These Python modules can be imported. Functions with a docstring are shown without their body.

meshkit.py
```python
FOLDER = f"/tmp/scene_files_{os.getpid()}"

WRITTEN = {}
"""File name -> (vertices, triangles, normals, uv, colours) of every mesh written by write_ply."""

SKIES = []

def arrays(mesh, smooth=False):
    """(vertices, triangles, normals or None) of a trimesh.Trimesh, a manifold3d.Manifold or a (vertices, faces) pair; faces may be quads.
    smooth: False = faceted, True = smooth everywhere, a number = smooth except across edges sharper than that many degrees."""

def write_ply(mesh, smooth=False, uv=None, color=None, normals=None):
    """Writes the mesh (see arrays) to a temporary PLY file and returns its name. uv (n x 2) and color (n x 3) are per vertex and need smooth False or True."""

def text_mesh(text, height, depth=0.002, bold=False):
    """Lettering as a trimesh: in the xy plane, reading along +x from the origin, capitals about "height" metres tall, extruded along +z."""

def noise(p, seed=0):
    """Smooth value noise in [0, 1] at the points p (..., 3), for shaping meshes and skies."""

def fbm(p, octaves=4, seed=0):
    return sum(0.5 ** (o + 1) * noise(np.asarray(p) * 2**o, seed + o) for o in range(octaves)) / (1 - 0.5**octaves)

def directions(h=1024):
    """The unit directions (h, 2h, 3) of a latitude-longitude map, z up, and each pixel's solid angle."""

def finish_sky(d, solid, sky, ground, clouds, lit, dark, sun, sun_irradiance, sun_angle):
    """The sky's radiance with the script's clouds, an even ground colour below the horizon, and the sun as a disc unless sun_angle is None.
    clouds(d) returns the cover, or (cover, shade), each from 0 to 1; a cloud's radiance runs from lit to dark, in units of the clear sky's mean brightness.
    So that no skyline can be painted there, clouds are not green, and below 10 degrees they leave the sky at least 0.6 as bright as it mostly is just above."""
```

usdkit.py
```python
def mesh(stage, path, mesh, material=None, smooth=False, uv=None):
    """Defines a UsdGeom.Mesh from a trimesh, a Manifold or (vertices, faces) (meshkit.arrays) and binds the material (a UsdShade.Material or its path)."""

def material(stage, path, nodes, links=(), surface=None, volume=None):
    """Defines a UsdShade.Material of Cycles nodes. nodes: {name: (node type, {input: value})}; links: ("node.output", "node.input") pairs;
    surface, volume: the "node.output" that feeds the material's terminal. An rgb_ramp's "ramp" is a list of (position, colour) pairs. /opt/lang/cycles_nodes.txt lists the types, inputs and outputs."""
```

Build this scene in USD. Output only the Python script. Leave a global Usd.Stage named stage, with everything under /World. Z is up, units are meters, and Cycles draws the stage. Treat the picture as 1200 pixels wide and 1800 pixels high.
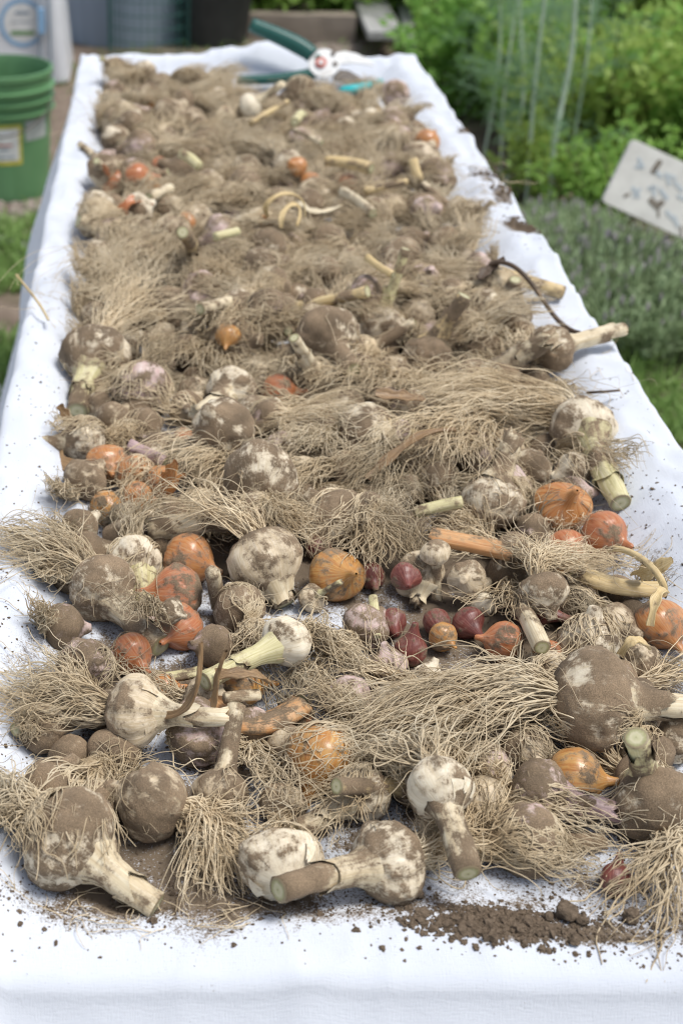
import math
import numpy as np
import trimesh
import usdkit, meshkit
from pxr import Usd, UsdGeom, UsdLux, UsdShade, Sdf, Gf, Vt

# ------------------------------------------------------------------ stage, camera, sky, sun
stage = Usd.Stage.CreateInMemory()
UsdGeom.SetStageUpAxis(stage, 'Z')
UsdGeom.SetStageMetersPerUnit(stage, 1.0)
UsdGeom.Xform.Define(stage, '/World')
UsdGeom.Scope.Define(stage, '/World/Looks')

FLOOR, RIM, CAMZ = 0.75, 0.79, 1.525            # cloth inside the tray, top of its rim, the camera
PITCH = math.radians(30.3)
FPX, CX, CY = 2500.0, 282.0, 900.0               # 50 mm lens on a 24 x 36 frame, as pixels of the 1200 x 1800 photograph
EYE = np.array([0, 0, CAMZ])
RGT = np.array([1.0, 0, 0])
FWD = np.array([0, math.cos(PITCH), -math.sin(PITCH)])
UPV = np.array([0, math.sin(PITCH), math.cos(PITCH)])
cam = UsdGeom.Camera.Define(stage, '/World/camera')
m = Gf.Matrix4d(1)
for i, v in enumerate((RGT, UPV, -FWD, EYE)):
    m.SetRow(i, Gf.Vec4d(*map(float, v), 1.0 if i == 3 else 0.0))
cam.AddTransformOp().Set(m)
cam.CreateHorizontalApertureAttr(24.0)
cam.CreateVerticalApertureAttr(36.0)
cam.CreateFocalLengthAttr(50.0)
cam.CreateHorizontalApertureOffsetAttr((600 - CX) / 1200 * 24.0)
cam.CreateFStopAttr(6.5)
cam.CreateFocusDistanceAttr(1.22)
cam.CreateClippingRangeAttr(Gf.Vec2f(0.05, 500))
cam.CreateExposureAttr(0.76)

SUN_EL, SUN_AZ = math.radians(68), math.radians(112)     # azimuth from +y towards +x
dome = UsdLux.DomeLight.Define(stage, '/World/sky')
dome.GetPrim().SetCustomDataByKey('kind', 'structure')
sky = usdkit.material(stage, '/World/Looks/sky', {
    's': ('sky_texture', {'sky_type': 'single_scattering', 'sun_disc': False, 'sun_elevation': SUN_EL, 'sun_rotation': SUN_AZ, 'altitude': 100.0, 'aerosol_density': 2.0}),
    'bw': ('rgb_to_bw', {}),
    'tc': ('texture_coordinate', {}),
    'n': ('noise_texture', {'scale': 3.0, 'detail': 5.0}),
    'r': ('rgb_ramp', {'ramp': [(0.2, (0.25,) * 3), (0.7, (0.65,) * 3)]}),
    'mx': ('mix', {}),
    'bg': ('background_shader', {'strength': 0.115}),
}, [('s.color', 'bw.color'), ('tc.generated', 'n.vector'), ('n.fac', 'r.fac'), ('r.color', 'mx.fac'), ('s.color', 'mx.color1'), ('bw.val', 'mx.color2'), ('mx.color', 'bg.color')], surface='bg.background')
UsdShade.MaterialBindingAPI.Apply(dome.GetPrim()).Bind(sky)
sun = UsdLux.DistantLight.Define(stage, '/World/sun')
sun.CreateNormalizeAttr(True)
sun.CreateIntensityAttr(0.52)
sun.CreateAngleAttr(20.0)
sun.CreateColorAttr(Gf.Vec3f(1.0, 0.97, 0.93))
sd = np.array([math.sin(SUN_AZ) * math.cos(SUN_EL), math.cos(SUN_AZ) * math.cos(SUN_EL), math.sin(SUN_EL)])
zx = np.cross([0, 0, 1.0], sd); zx /= np.linalg.norm(zx)
zy = np.cross(sd, zx)
m = Gf.Matrix4d(1)
for i, v in enumerate((zx, zy, sd)):
    m.SetRow(i, Gf.Vec4d(*map(float, v), 0))
sun.AddTransformOp().Set(m)


# ------------------------------------------------------------------ helpers
def ray(px, py):
    return FWD + RGT * ((px - CX) / FPX) - UPV * ((py - CY) / FPX)


def at(px, py, z):
    """The point of the plane at height z seen at this pixel."""
    d = ray(px, py)
    return EYE + d * ((z - CAMZ) / d[2])


def aty(px, py, y):
    """The point of the upright plane at distance y seen at this pixel."""
    d = ray(px, py)
    return EYE + d * (y / d[1])


def depth(p):
    return float(np.dot(np.asarray(p) - EYE, FWD))


USED = {}


def free(path):
    n = USED.get(path, 0)
    USED[path] = n + 1
    return path if n == 0 else f'{path}_{n:03d}'


def data(prim, **k):
    for a, b in k.items():
        if b:
            prim.SetCustomDataByKey(a, b)


def thing(name, label, cat, loc=(0, 0, 0), group=None, kind=None):
    x = UsdGeom.Xform.Define(stage, free('/World/' + name))
    x.AddTranslateOp().Set(Gf.Vec3d(*map(float, loc)))
    data(x.GetPrim(), label=label, category=cat, group=group, kind=kind)
    x.base = np.asarray(loc, float)
    return x


def add(name, mesh, mat, parent=None, attrs=None, smooth=True, **k):
    """One Mesh prim. Points come in world metres and are put under the parent's base."""
    base = parent.base if parent is not None else np.zeros(3)
    path = free((str(parent.GetPath()) if parent is not None else '/World') + '/' + name)
    if isinstance(mesh, trimesh.Trimesh):
        mesh = (mesh.vertices, mesh.faces)
    p = usdkit.mesh(stage, path, (np.asarray(mesh[0]) - base, mesh[1]), mat, smooth=smooth)
    for a, v in (attrs or {}).items():
        v = np.asarray(v, np.float32)
        if v.ndim == 1:
            UsdGeom.PrimvarsAPI(p).CreatePrimvar(a, Sdf.ValueTypeNames.FloatArray, 'vertex').Set(Vt.FloatArray.FromNumpy(v))
        else:
            UsdGeom.PrimvarsAPI(p).CreatePrimvar(a, Sdf.ValueTypeNames.Vector3fArray, 'vertex').Set(Vt.Vec3fArray.FromNumpy(v))
    data(p.GetPrim(), **k)
    p.base = base
    return p


def curves(name, P, W, mat, parent=None, **k):
    """P (n, m, 3) strands in world metres, W (n, m) diameters."""
    base = parent.base if parent is not None else np.zeros(3)
    c = UsdGeom.BasisCurves.Define(stage, free((str(parent.GetPath()) if parent is not None else '/World') + '/' + name))
    c.CreateTypeAttr('linear')
    n, mm = P.shape[:2]
    c.CreateCurveVertexCountsAttr(Vt.IntArray.FromNumpy(np.full(n, mm, np.int32)))
    c.CreatePointsAttr(Vt.Vec3fArray.FromNumpy((P - base).reshape(-1, 3).astype(np.float32)))
    c.CreateWidthsAttr(Vt.FloatArray.FromNumpy(W.reshape(-1).astype(np.float32)))
    c.SetWidthsInterpolation('vertex')
    UsdShade.MaterialBindingAPI.Apply(c.GetPrim()).Bind(mat)
    data(c.GetPrim(), **k)
    return c


def norm(v):
    v = np.asarray(v, float)
    return v / np.maximum(np.linalg.norm(v, axis=-1, keepdims=True), 1e-9)


def frame(a):
    a = norm(a)
    h = np.array([0, 0, 1.0]) if abs(a[2]) < 0.9 else np.array([1.0, 0, 0])
    x = norm(np.cross(h, a))
    return x, np.cross(a, x), a


def grid_faces(nr, nc, wrap=True):
    i, j = np.meshgrid(np.arange(nr - 1), np.arange(nc if wrap else nc - 1), indexing='ij')
    j2 = (j + 1) % nc
    q = np.stack([i * nc + j, i * nc + j2, (i + 1) * nc + j2, (i + 1) * nc + j], -1).reshape(-1, 4)
    return np.vstack([q[:, [0, 1, 2]], q[:, [0, 2, 3]]])


def tube(P, R, k=12, caps=True, ell=1.0, rib=0.0, ribn=7, phase=0.0):
    """(vertices, faces, st): a tube along P; st = (cos, sin, length) per vertex for streaks along it."""
    P, R = np.asarray(P, float), np.broadcast_to(np.asarray(R, float), (len(P),))
    T = norm(np.gradient(P, axis=0))
    x, y, _ = frame(T[0])
    X = []
    for t in T:
        x = norm(x - t * np.dot(x, t))
        X.append(x)
    X = np.array(X)
    Y = np.cross(T, X)
    th = np.arange(k) * 2 * np.pi / k
    mod = 1 + rib * np.cos(ribn * th + phase)
    V = P[:, None] + R[:, None, None] * mod[None, :, None] * (np.cos(th)[None, :, None] * X[:, None] + ell * np.sin(th)[None, :, None] * Y[:, None])
    s = np.concatenate([[0], np.cumsum(np.linalg.norm(np.diff(P, axis=0), axis=1))])
    st = np.stack([np.broadcast_to(np.cos(th), V.shape[:2]), np.broadcast_to(np.sin(th), V.shape[:2]), np.broadcast_to(s[:, None], V.shape[:2])], -1).reshape(-1, 3)
    V, F = V.reshape(-1, 3), grid_faces(len(P), k)
    if caps:
        n = len(V)
        V = np.vstack([V, P[0], P[-1]])
        st = np.vstack([st, [0, 0, 0], [0, 0, s[-1]]])
        j = np.arange(k)
        e = (len(P) - 1) * k
        F = np.vstack([F, np.stack([np.full(k, n), (j + 1) % k, j], 1), np.stack([np.full(k, n + 1), e + j, e + (j + 1) % k], 1)])
    return V, F, st


def box(lo, hi):
    b = trimesh.creation.box(bounds=[lo, hi])
    return b


def cat(*ms):
    V, F, n = [], [], 0
    for mm in ms:
        v, f = (mm.vertices, mm.faces) if isinstance(mm, trimesh.Trimesh) else mm[:2]
        V.append(np.asarray(v)); F.append(np.asarray(f) + n); n += len(v)
    return np.vstack(V), np.vstack(F)


def lathe(prof, k=48, center=(0, 0, 0)):
    prof = np.asarray(prof, float)
    th = np.arange(k) * 2 * np.pi / k
    V = np.stack([prof[:, 0, None] * np.cos(th), prof[:, 0, None] * np.sin(th), np.broadcast_to(prof[:, 1, None], (len(prof), k))], -1).reshape(-1, 3)
    return V + np.asarray(center), grid_faces(len(prof), k)


def sstep(a, b, x):
    t = np.clip((x - a) / (b - a), 0, 1)
    return t * t * (3 - 2 * t)


# ------------------------------------------------------------------ materials
def mat(name, nodes, links, surface='p.BSDF'):
    return usdkit.material(stage, '/World/Looks/' + name, nodes, links, surface=surface)


def skin_material(name, clean, dust, soil, rough=0.55, streak=5.0, spec=0.4):
    """A bulb's skin: streaks along it, a film of dust and patches of soil where the primvar dirt is high."""
    return mat(name, {
        'g': ('geometry', {}), 'd': ('attribute', {'attribute': 'dirt'}), 'st': ('attribute', {'attribute': 'st'}),
        'n1': ('noise_texture', {'scale': 85.0, 'detail': 8.0, 'roughness': 0.82}),
        'n2': ('noise_texture', {'scale': 900.0, 'detail': 4.0, 'roughness': 0.7}),
        'ns': ('noise_texture', {'scale': streak, 'detail': 5.0, 'roughness': 0.65}),
        'oi': ('object_info', {}),
        'cr': ('rgb_ramp', {'ramp': clean}),
        'a00': ('math', {'math_type': 'multiply_add', 'value2': 0.45, 'value3': -1.575}),
        'a0': ('math', {'math_type': 'multiply_add', 'value2': 0.7}),
        'a': ('math', {'math_type': 'multiply_add', 'value2': 2.0}),
        'b': ('math', {'math_type': 'multiply_add', 'value2': 1.0, 'value3': 0.0}), 'n3': ('noise_texture', {'scale': 28.0, 'detail': 3.0}), 'so2': ('map_range', {'from_min': 0.3, 'from_max': 0.7, 'to_min': 0.62, 'to_max': 1.35, 'clamp': True}), 'sm': ('mix', {'mix_type': 'multiply', 'fac': 1.0}),
        'f1': ('map_range', {'range_type': 'smoothstep', 'from_min': 0.10, 'from_max': 0.66, 'clamp': True}),
        'f2': ('map_range', {'range_type': 'smoothstep', 'from_min': 0.42, 'from_max': 0.70, 'clamp': True}),
        'f1m': ('math', {'math_type': 'multiply', 'value2': 0.85}),
        'm1': ('mix', {'color2': dust}), 'so': ('rgb_ramp', {'ramp': [(0.3, tuple(c * 0.60 for c in soil)), (0.5, soil), (0.68, tuple(c * 1.45 for c in soil))]}),
        'm2': ('mix', {}),
        'h1': ('math', {'math_type': 'multiply'}), 'h2': ('math', {'math_type': 'multiply_add', 'value2': 0.25}),
        'bp': ('bump', {'strength': 0.55, 'distance': 0.0016}),
        'rr': ('mix_float', {'a': rough, 'b': 0.95}),
        'p': ('principled_bsdf', {'specular_ior_level': spec, 'diffuse_roughness': 0.3}),
    }, [('g.position', 'n1.vector'), ('g.position', 'n2.vector'), ('st.vector', 'ns.vector'), ('ns.fac', 'cr.fac'),
        ('n2.fac', 'a00.value1'), ('a00.value', 'a0.value3'), ('ns.fac', 'a0.value1'), ('a0.value', 'a.value3'), ('g.position', 'n3.vector'), ('n3.fac', 'so2.value'), ('so.color', 'sm.color1'), ('so2.result', 'sm.color2'), ('n1.fac', 'a.value1'), ('d.fac', 'b.value1'), ('a.value', 'b.value3'),
        ('b.value', 'f1.value'), ('b.value', 'f2.value'), ('f1.result', 'f1m.value1'), ('f1m.value', 'm1.fac'), ('cr.color', 'm1.color1'),
        ('n2.fac', 'so.fac'), ('m1.color', 'm2.color1'), ('sm.color', 'm2.color2'), ('f2.result', 'm2.fac'), ('m2.color', 'p.base_color'),
        ('f2.result', 'h1.value1'), ('n2.fac', 'h1.value2'), ('ns.fac', 'h2.value1'), ('h1.value', 'h2.value3'), ('h2.value', 'bp.height'), ('bp.normal', 'p.normal'),
        ('f2.result', 'rr.fac'), ('rr.result', 'p.roughness')])


SOIL = (0.200, 0.144, 0.090)
DUST = (0.42, 0.33, 0.22)
M = {}
M['garlic_w'] = skin_material('garlic_white', [(0.3, (0.50, 0.41, 0.27)), (0.45, (0.66, 0.58, 0.43)), (0.7, (0.76, 0.70, 0.57))], DUST, SOIL)
M['garlic_t'] = skin_material('garlic_tan', [(0.3, (0.42, 0.32, 0.19)), (0.5, (0.58, 0.48, 0.33)), (0.7, (0.70, 0.62, 0.48))], (0.33, 0.25, 0.16), SOIL)
M['garlic_p'] = skin_material('garlic_pink', [(0.3, (0.42, 0.25, 0.24)), (0.5, (0.58, 0.45, 0.40)), (0.7, (0.74, 0.66, 0.60))], (0.32, 0.24, 0.18), SOIL)
M['onion'] = skin_material('onion_skin', [(0.28, (0.25, 0.085, 0.025)), (0.43, (0.44, 0.175, 0.055)), (0.58, (0.50, 0.255, 0.10)), (0.72, (0.60, 0.41, 0.22))], (0.42, 0.22, 0.12), SOIL, rough=0.27, streak=3.2)
M['onion_y'] = skin_material('onion_gold', [(0.28, (0.28, 0.10, 0.03)), (0.45, (0.44, 0.20, 0.06)), (0.62, (0.54, 0.32, 0.11)), (0.78, (0.58, 0.44, 0.22))], (0.38, 0.24, 0.12), SOIL, rough=0.27, streak=3.2)
M['onion_r'] = skin_material('onion_red', [(0.28, (0.23, 0.065, 0.022)), (0.43, (0.41, 0.14, 0.055)), (0.58, (0.46, 0.205, 0.095)), (0.72, (0.57, 0.35, 0.20))], (0.40, 0.20, 0.12), SOIL, rough=0.27, streak=3.2)
M['shallot'] = skin_material('shallot_skin', [(0.28, (0.085, 0.024, 0.020)), (0.5, (0.165, 0.048, 0.038)), (0.75, (0.30, 0.12, 0.085))], (0.26, 0.13, 0.10), SOIL, rough=0.38, streak=3.0)
M['stem'] = skin_material('garlic_stem', [(0.28, (0.44, 0.33, 0.19)), (0.5, (0.62, 0.53, 0.36)), (0.75, (0.76, 0.70, 0.55))], (0.36, 0.28, 0.18), SOIL, streak=2.5)
M['stem_g'] = skin_material('green_stem', [(0.28, (0.38, 0.33, 0.14)), (0.5, (0.56, 0.51, 0.28)), (0.75, (0.72, 0.67, 0.48))], (0.38, 0.31, 0.18), SOIL, streak=2.5)
M['stem_p'] = skin_material('purple_stem', [(0.28, (0.30, 0.17, 0.18)), (0.5, (0.46, 0.33, 0.32)), (0.75, (0.66, 0.56, 0.50))], (0.34, 0.24, 0.20), SOIL, streak=2.5)
M['stem_o'] = skin_material('onion_stalk', [(0.28, (0.36, 0.15, 0.05)), (0.5, (0.56, 0.29, 0.12)), (0.75, (0.66, 0.47, 0.25))], (0.40, 0.27, 0.15), SOIL, rough=0.45, streak=2.5)
M['straw'] = skin_material('straw_stalk', [(0.28, (0.38, 0.26, 0.10)), (0.5, (0.58, 0.44, 0.22)), (0.75, (0.70, 0.60, 0.38))], (0.40, 0.30, 0.17), SOIL, streak=2.5)
M['leaf_b'] = skin_material('dry_leaf', [(0.28, (0.11, 0.066, 0.033)), (0.5, (0.24, 0.15, 0.075)), (0.75, (0.44, 0.30, 0.16))], (0.22, 0.15, 0.09), SOIL, rough=0.5, streak=2.5)
M['twig'] = skin_material('dark_twig', [(0.3, (0.045, 0.028, 0.018)), (0.7, (0.11, 0.07, 0.04))], (0.10, 0.07, 0.05), SOIL, streak=2.5)


def plain(name, lo, hi, scale=40.0, rough=0.6, spec=0.4, bump=0.0, bscale=None, detail=5.0, stretch=(1, 1, 1), metallic=0.0):
    return mat(name, {
        'g': ('geometry', {}), 'mp': ('mapping', {'scale': stretch}),
        'n': ('noise_texture', {'scale': scale, 'detail': detail, 'roughness': 0.65}),
        'nb': ('noise_texture', {'scale': bscale or scale * 4, 'detail': 4.0}),
        'r': ('rgb_ramp', {'ramp': [(0.3, lo), (0.7, hi)]}),
        'bp': ('bump', {'strength': min(1.0, bump), 'distance': 0.002}),
        'p': ('principled_bsdf', {'roughness': rough, 'specular_ior_level': spec, 'metallic': metallic}),
    }, [('g.position', 'mp.vector'), ('mp.vector', 'n.vector'), ('mp.vector', 'nb.vector'), ('n.fac', 'r.fac'), ('r.color', 'p.base_color')] + ([('nb.fac', 'bp.height'), ('bp.normal', 'p.normal')] if bump else []))


def leafy(name, lo, hi, scale=9.0, trans=0.35):
    return mat(name, {
        'g': ('geometry', {}), 'n': ('noise_texture', {'scale': scale, 'detail': 3.0}),
        'ad': ('math', {'math_type': 'multiply_add', 'value2': 0.45, 'value3': 0.0}), 'h': ('math', {'math_type': 'multiply', 'value2': 0.6}),
        'r': ('rgb_ramp', {'ramp': [(0.15, lo), (0.85, hi)]}),
        'p': ('principled_bsdf', {'roughness': 0.55, 'specular_ior_level': 0.35}), 't': ('translucent_bsdf', {}), 'x': ('mix_closure', {'fac': trans}),
    }, [('g.position', 'n.vector'), ('g.random_per_island', 'ad.value1'), ('n.fac', 'h.value1'), ('h.value', 'ad.value3'), ('ad.value', 'r.fac'),
        ('r.color', 'p.base_color'), ('r.color', 't.color'), ('p.BSDF', 'x.closure1'), ('t.BSDF', 'x.closure2')], surface='x.closure')


def root_material(name, f):
    ramp = [(0.28, (0.26, 0.18, 0.10)), (0.42, (0.50, 0.385, 0.235)), (0.56, (0.70, 0.58, 0.395)), (0.70, (0.82, 0.73, 0.55))]
    return mat(name, {
        'g': ('geometry', {}), 'n': ('noise_texture', {'scale': 55.0, 'detail': 5.0, 'roughness': 0.8}), 'n2': ('noise_texture', {'scale': 14.0, 'detail': 2.0}),
        'ad': ('math', {'math_type': 'multiply_add', 'value2': 0.6}), 'h': ('math', {'math_type': 'multiply', 'value2': 0.4}),
        'r': ('rgb_ramp', {'ramp': [(p, tuple(v * f for v in c)) for p, c in ramp]}),
        'p': ('principled_bsdf', {'roughness': 0.7, 'specular_ior_level': 0.3}),
    }, [('g.position', 'n.vector'), ('g.position', 'n2.vector'), ('n2.fac', 'h.value1'), ('n.fac', 'ad.value1'), ('h.value', 'ad.value3'), ('ad.value', 'r.fac'), ('r.color', 'p.base_color')])


M['root'] = root_material('root_fibre', 0.93)
ROOTM = [M['root'], root_material('root_fibre_tan', 0.74), root_material('root_fibre_brown', 0.54), root_material('root_fibre_soiled', 0.38)]
M['soil'] = plain('soil', (0.085, 0.062, 0.042), (0.20, 0.15, 0.105), 260.0, 0.95, 0.2, bump=0.9, bscale=900.0)
M['cut'] = mat('cut_stem', {
    'd': ('attribute', {'attribute': 'dirt'}), 'g': ('geometry', {}), 'n': ('noise_texture', {'scale': 500.0, 'detail': 3.0}),
    'b': ('math', {'math_type': 'multiply_add', 'value2': 0.35}),
    'r': ('rgb_ramp', {'ramp': [(0.15, (0.20, 0.17, 0.09)), (0.3, (0.44, 0.42, 0.24)), (0.6, (0.50, 0.46, 0.30)), (0.85, (0.30, 0.29, 0.14)), (1.0, (0.24, 0.19, 0.11))]}),
    'p': ('principled_bsdf', {'roughness': 0.55}),
}, [('g.position', 'n.vector'), ('n.fac', 'b.value1'), ('d.fac', 'b.value3'), ('b.value', 'r.fac'), ('r.color', 'p.base_color')])

def cloth_material():
    nodes = {
        'g': ('geometry', {}), 'd': ('attribute', {'attribute': 'dirt'}),
        'n': ('noise_texture', {'scale': 60.0, 'detail': 8.0, 'roughness': 0.8}), 'nf': ('noise_texture', {'scale': 520.0, 'detail': 3.0, 'roughness': 0.8}),
        'm1': ('mapping', {'scale': (1500.0, 120.0, 120.0)}), 'm2': ('mapping', {'scale': (120.0, 1500.0, 120.0)}),
        'w1': ('noise_texture', {'scale': 1.0, 'detail': 2.0}), 'w2': ('noise_texture', {'scale': 1.0, 'detail': 2.0}), 'ws': ('math', {'math_type': 'add'}),
        'a': ('math', {'math_type': 'multiply_add', 'value2': 1.0, 'value3': -0.5}),        # n - .5
        'b': ('math', {'math_type': 'multiply_add', 'value2': 1.7}),
        'c': ('math', {'math_type': 'add', 'value2': -0.85}),
        'dd': ('math', {'math_type': 'add'}),
        'f': ('map_range', {'range_type': 'smoothstep', 'from_min': 0.26, 'from_max': 0.62, 'clamp': True}),
        'mx': ('mix', {'color1': (0.60, 0.628, 0.672), 'color2': (0.17, 0.13, 0.09)}),
        'bp': ('bump', {'strength': 0.55, 'distance': 0.0007}),
        'p': ('principled_bsdf', {'roughness': 0.9, 'specular_ior_level': 0.2, 'diffuse_roughness': 0.6}),
    }
    links = [('g.position', 'n.vector'), ('g.position', 'nf.vector'), ('g.position', 'm1.vector'), ('g.position', 'm2.vector'), ('m1.vector', 'w1.vector'), ('m2.vector', 'w2.vector'),
             ('w1.fac', 'ws.value1'), ('w2.fac', 'ws.value2'), ('ws.value', 'bp.height'), ('bp.normal', 'p.normal'),
             ('n.fac', 'a.value1'), ('nf.fac', 'b.value1'), ('a.value', 'b.value3'), ('b.value', 'c.value1'), ('c.value', 'dd.value1'), ('d.fac', 'dd.value2'),
             ('dd.value', 'f.value'), ('f.result', 'mx.fac'), ('mx.color', 'p.base_color')]
    return mat('white_linen', nodes, links)


M['cloth'] = cloth_material()

# ------------------------------------------------------------------ ground
rng = np.random.default_rng(7)
gx = np.unique(np.concatenate([np.linspace(-120, -8, 15), np.linspace(-8, 10, 150), np.linspace(10, 120, 15)]))
gy = np.unique(np.concatenate([np.linspace(-60, -2, 10), np.linspace(-2, 13, 130), np.linspace(13, 240, 20)]))
GX, GY = np.meshgrid(gx, gy)
gp = np.stack([GX, GY, 0 * GX], -1)
GZ = (meshkit.fbm(gp * 2.2, 4, 3) - 0.5) * 0.05 + (meshkit.fbm(gp * 9, 2, 5) - 0.5) * 0.012
gv = np.stack([GX, GY, GZ], -1).reshape(-1, 3)
M['ground'] = mat('garden_soil', {
    'g': ('geometry', {}), 'n': ('noise_texture', {'scale': 14.0, 'detail': 8.0, 'roughness': 0.75}), 'n2': ('noise_texture', {'scale': 0.9, 'detail': 3.0}), 
    'r': ('rgb_ramp', {'ramp': [(0.3, (0.12, 0.088, 0.065)), (0.55, (0.22, 0.17, 0.13)), (0.72, (0.34, 0.28, 0.22))]}),
    'gr': ('rgb_ramp', {'ramp': [(0.52, (0, 0, 0)), (0.66, (0.7, 0.7, 0.7))]}), 'mx': ('mix', {'color2': (0.075, 0.11, 0.035)}),
    'bp': ('bump', {'strength': 0.9, 'distance': 0.02}), 'p': ('principled_bsdf', {'roughness': 0.95, 'specular_ior_level': 0.2}),
}, [('g.position', 'n.vector'), ('g.position', 'n2.vector'), ('n.fac', 'r.fac'), ('r.color', 'mx.color1'), ('n2.fac', 'gr.fac'), ('gr.color', 'mx.fac'), ('mx.color', 'p.base_color'), ('n.fac', 'bp.height'), ('bp.normal', 'p.normal')])
add('ground', (gv, grid_faces(len(gy), len(gx), False)), M['ground'], kind='structure')


def gz(x, y):
    p = np.stack([np.asarray(x, float), np.asarray(y, float), 0 * np.asarray(x, float)], -1)
    return (meshkit.fbm(p * 2.2, 4, 3) - 0.5) * 0.05 + (meshkit.fbm(p * 9, 2, 5) - 0.5) * 0.012


# ------------------------------------------------------------------ the table under its cloth
near, far = at(600, 1712, RIM - 0.015), at(600, 97, RIM)
X0, X1 = at(140, 97, RIM)[0], at(737, 105, RIM)[0]
Y0, Y1 = near[1], far[1]


def cloth_z(x, y):
    """Height of the cloth's top: a floor with a rim on all four sides, lower in front."""
    x, y = np.asarray(x, float), np.asarray(y, float)
    p = np.stack([x, y, 0 * x], -1)
    wob = (meshkit.fbm(p * 4.0, 3, 11) - 0.5)
    dl, dr, df, db = x - X0 + wob * 0.02, X1 - x + wob * 0.02, y - Y0 + wob * 0.01, Y1 - y
    hl = (0.040 + 0.010 * wob) * (1 - sstep(0.035, 0.105, dl))
    hr = (0.040 + 0.012 * wob) * (1 - sstep(0.045, 0.135, dr))
    hf = 0.013 * (1 - sstep(0.045, 0.095, df))
    bump = np.exp(-((x - (X0 + 0.42)) / 0.13) ** 2) * 0.022 - 0.010 * np.exp(-((x - (X0 + 0.60)) / 0.1) ** 2)
    hb = (0.040 + bump) * (1 - sstep(0.05, 0.17 + 0.5 * bump, db))
    z = FLOOR + np.maximum(np.maximum(hl, hr), np.maximum(hf, hb))
    crease = (1 - np.abs(2 * meshkit.fbm(p * np.array([5.0, 9.0, 1.0]), 3, 21) - 1)) ** 6
    crease2 = (1 - np.abs(2 * meshkit.fbm(p * np.array([14.0, 6.0, 1.0]) + 7.3, 2, 23) - 1)) ** 10
    z = z + 0.005 * (meshkit.fbm(p * np.array([22, 9, 1.0]), 3, 17) - 0.5) + 0.006 * crease + 0.0035 * crease2 + 0.0012 * (meshkit.fbm(p * 60, 2, 31) - 0.5)
    rimf = 1 - sstep(0.02, 0.13, np.minimum(np.minimum(dl, dr), db))
    z = z + rimf * (0.016 * (meshkit.fbm(p * np.array([7.0, 6.0, 1.0]) + 3.1, 3, 27) - 0.5) + 0.006 * (1 - np.abs(2 * meshkit.fbm(p * np.array([16.0, 11.0, 1.0]) + 9.0, 2, 29) - 1)) ** 5)
    fold = np.exp(-((db - 0.10 - 0.30 * (x - X0 - 0.10)) / 0.016) ** 2) * sstep(X0 + 0.02, X0 + 0.1, x) * (1 - sstep(X0 + 0.26, X0 + 0.36, x))
    return z + 0.006 * fold


_gx, _gy = np.linspace(X0, X1, 260), np.linspace(Y0, Y1, 800)
_GZ = cloth_z(*np.meshgrid(_gx, _gy))


def cloth_fast(x, y):
    u = np.clip((x - X0) / (X1 - X0) * 259, 0, 258.999); v = np.clip((y - Y0) / (Y1 - Y0) * 799, 0, 798.999)
    i, j = u.astype(int), v.astype(int); u, v = u - i, v - j
    return (_GZ[j, i] * (1 - u) + _GZ[j, i + 1] * u) * (1 - v) + (_GZ[j + 1, i] * (1 - u) + _GZ[j + 1, i + 1] * u) * v


RO = 0.014


def edge_lines(a, b, n):
    f = np.array([0, 0.0008, 0.002, 0.0038, 0.006, 0.009, 0.0125])
    return np.concatenate([a + f, np.linspace(a + 0.018, b - 0.018, n), (b - f)[::-1]])


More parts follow.
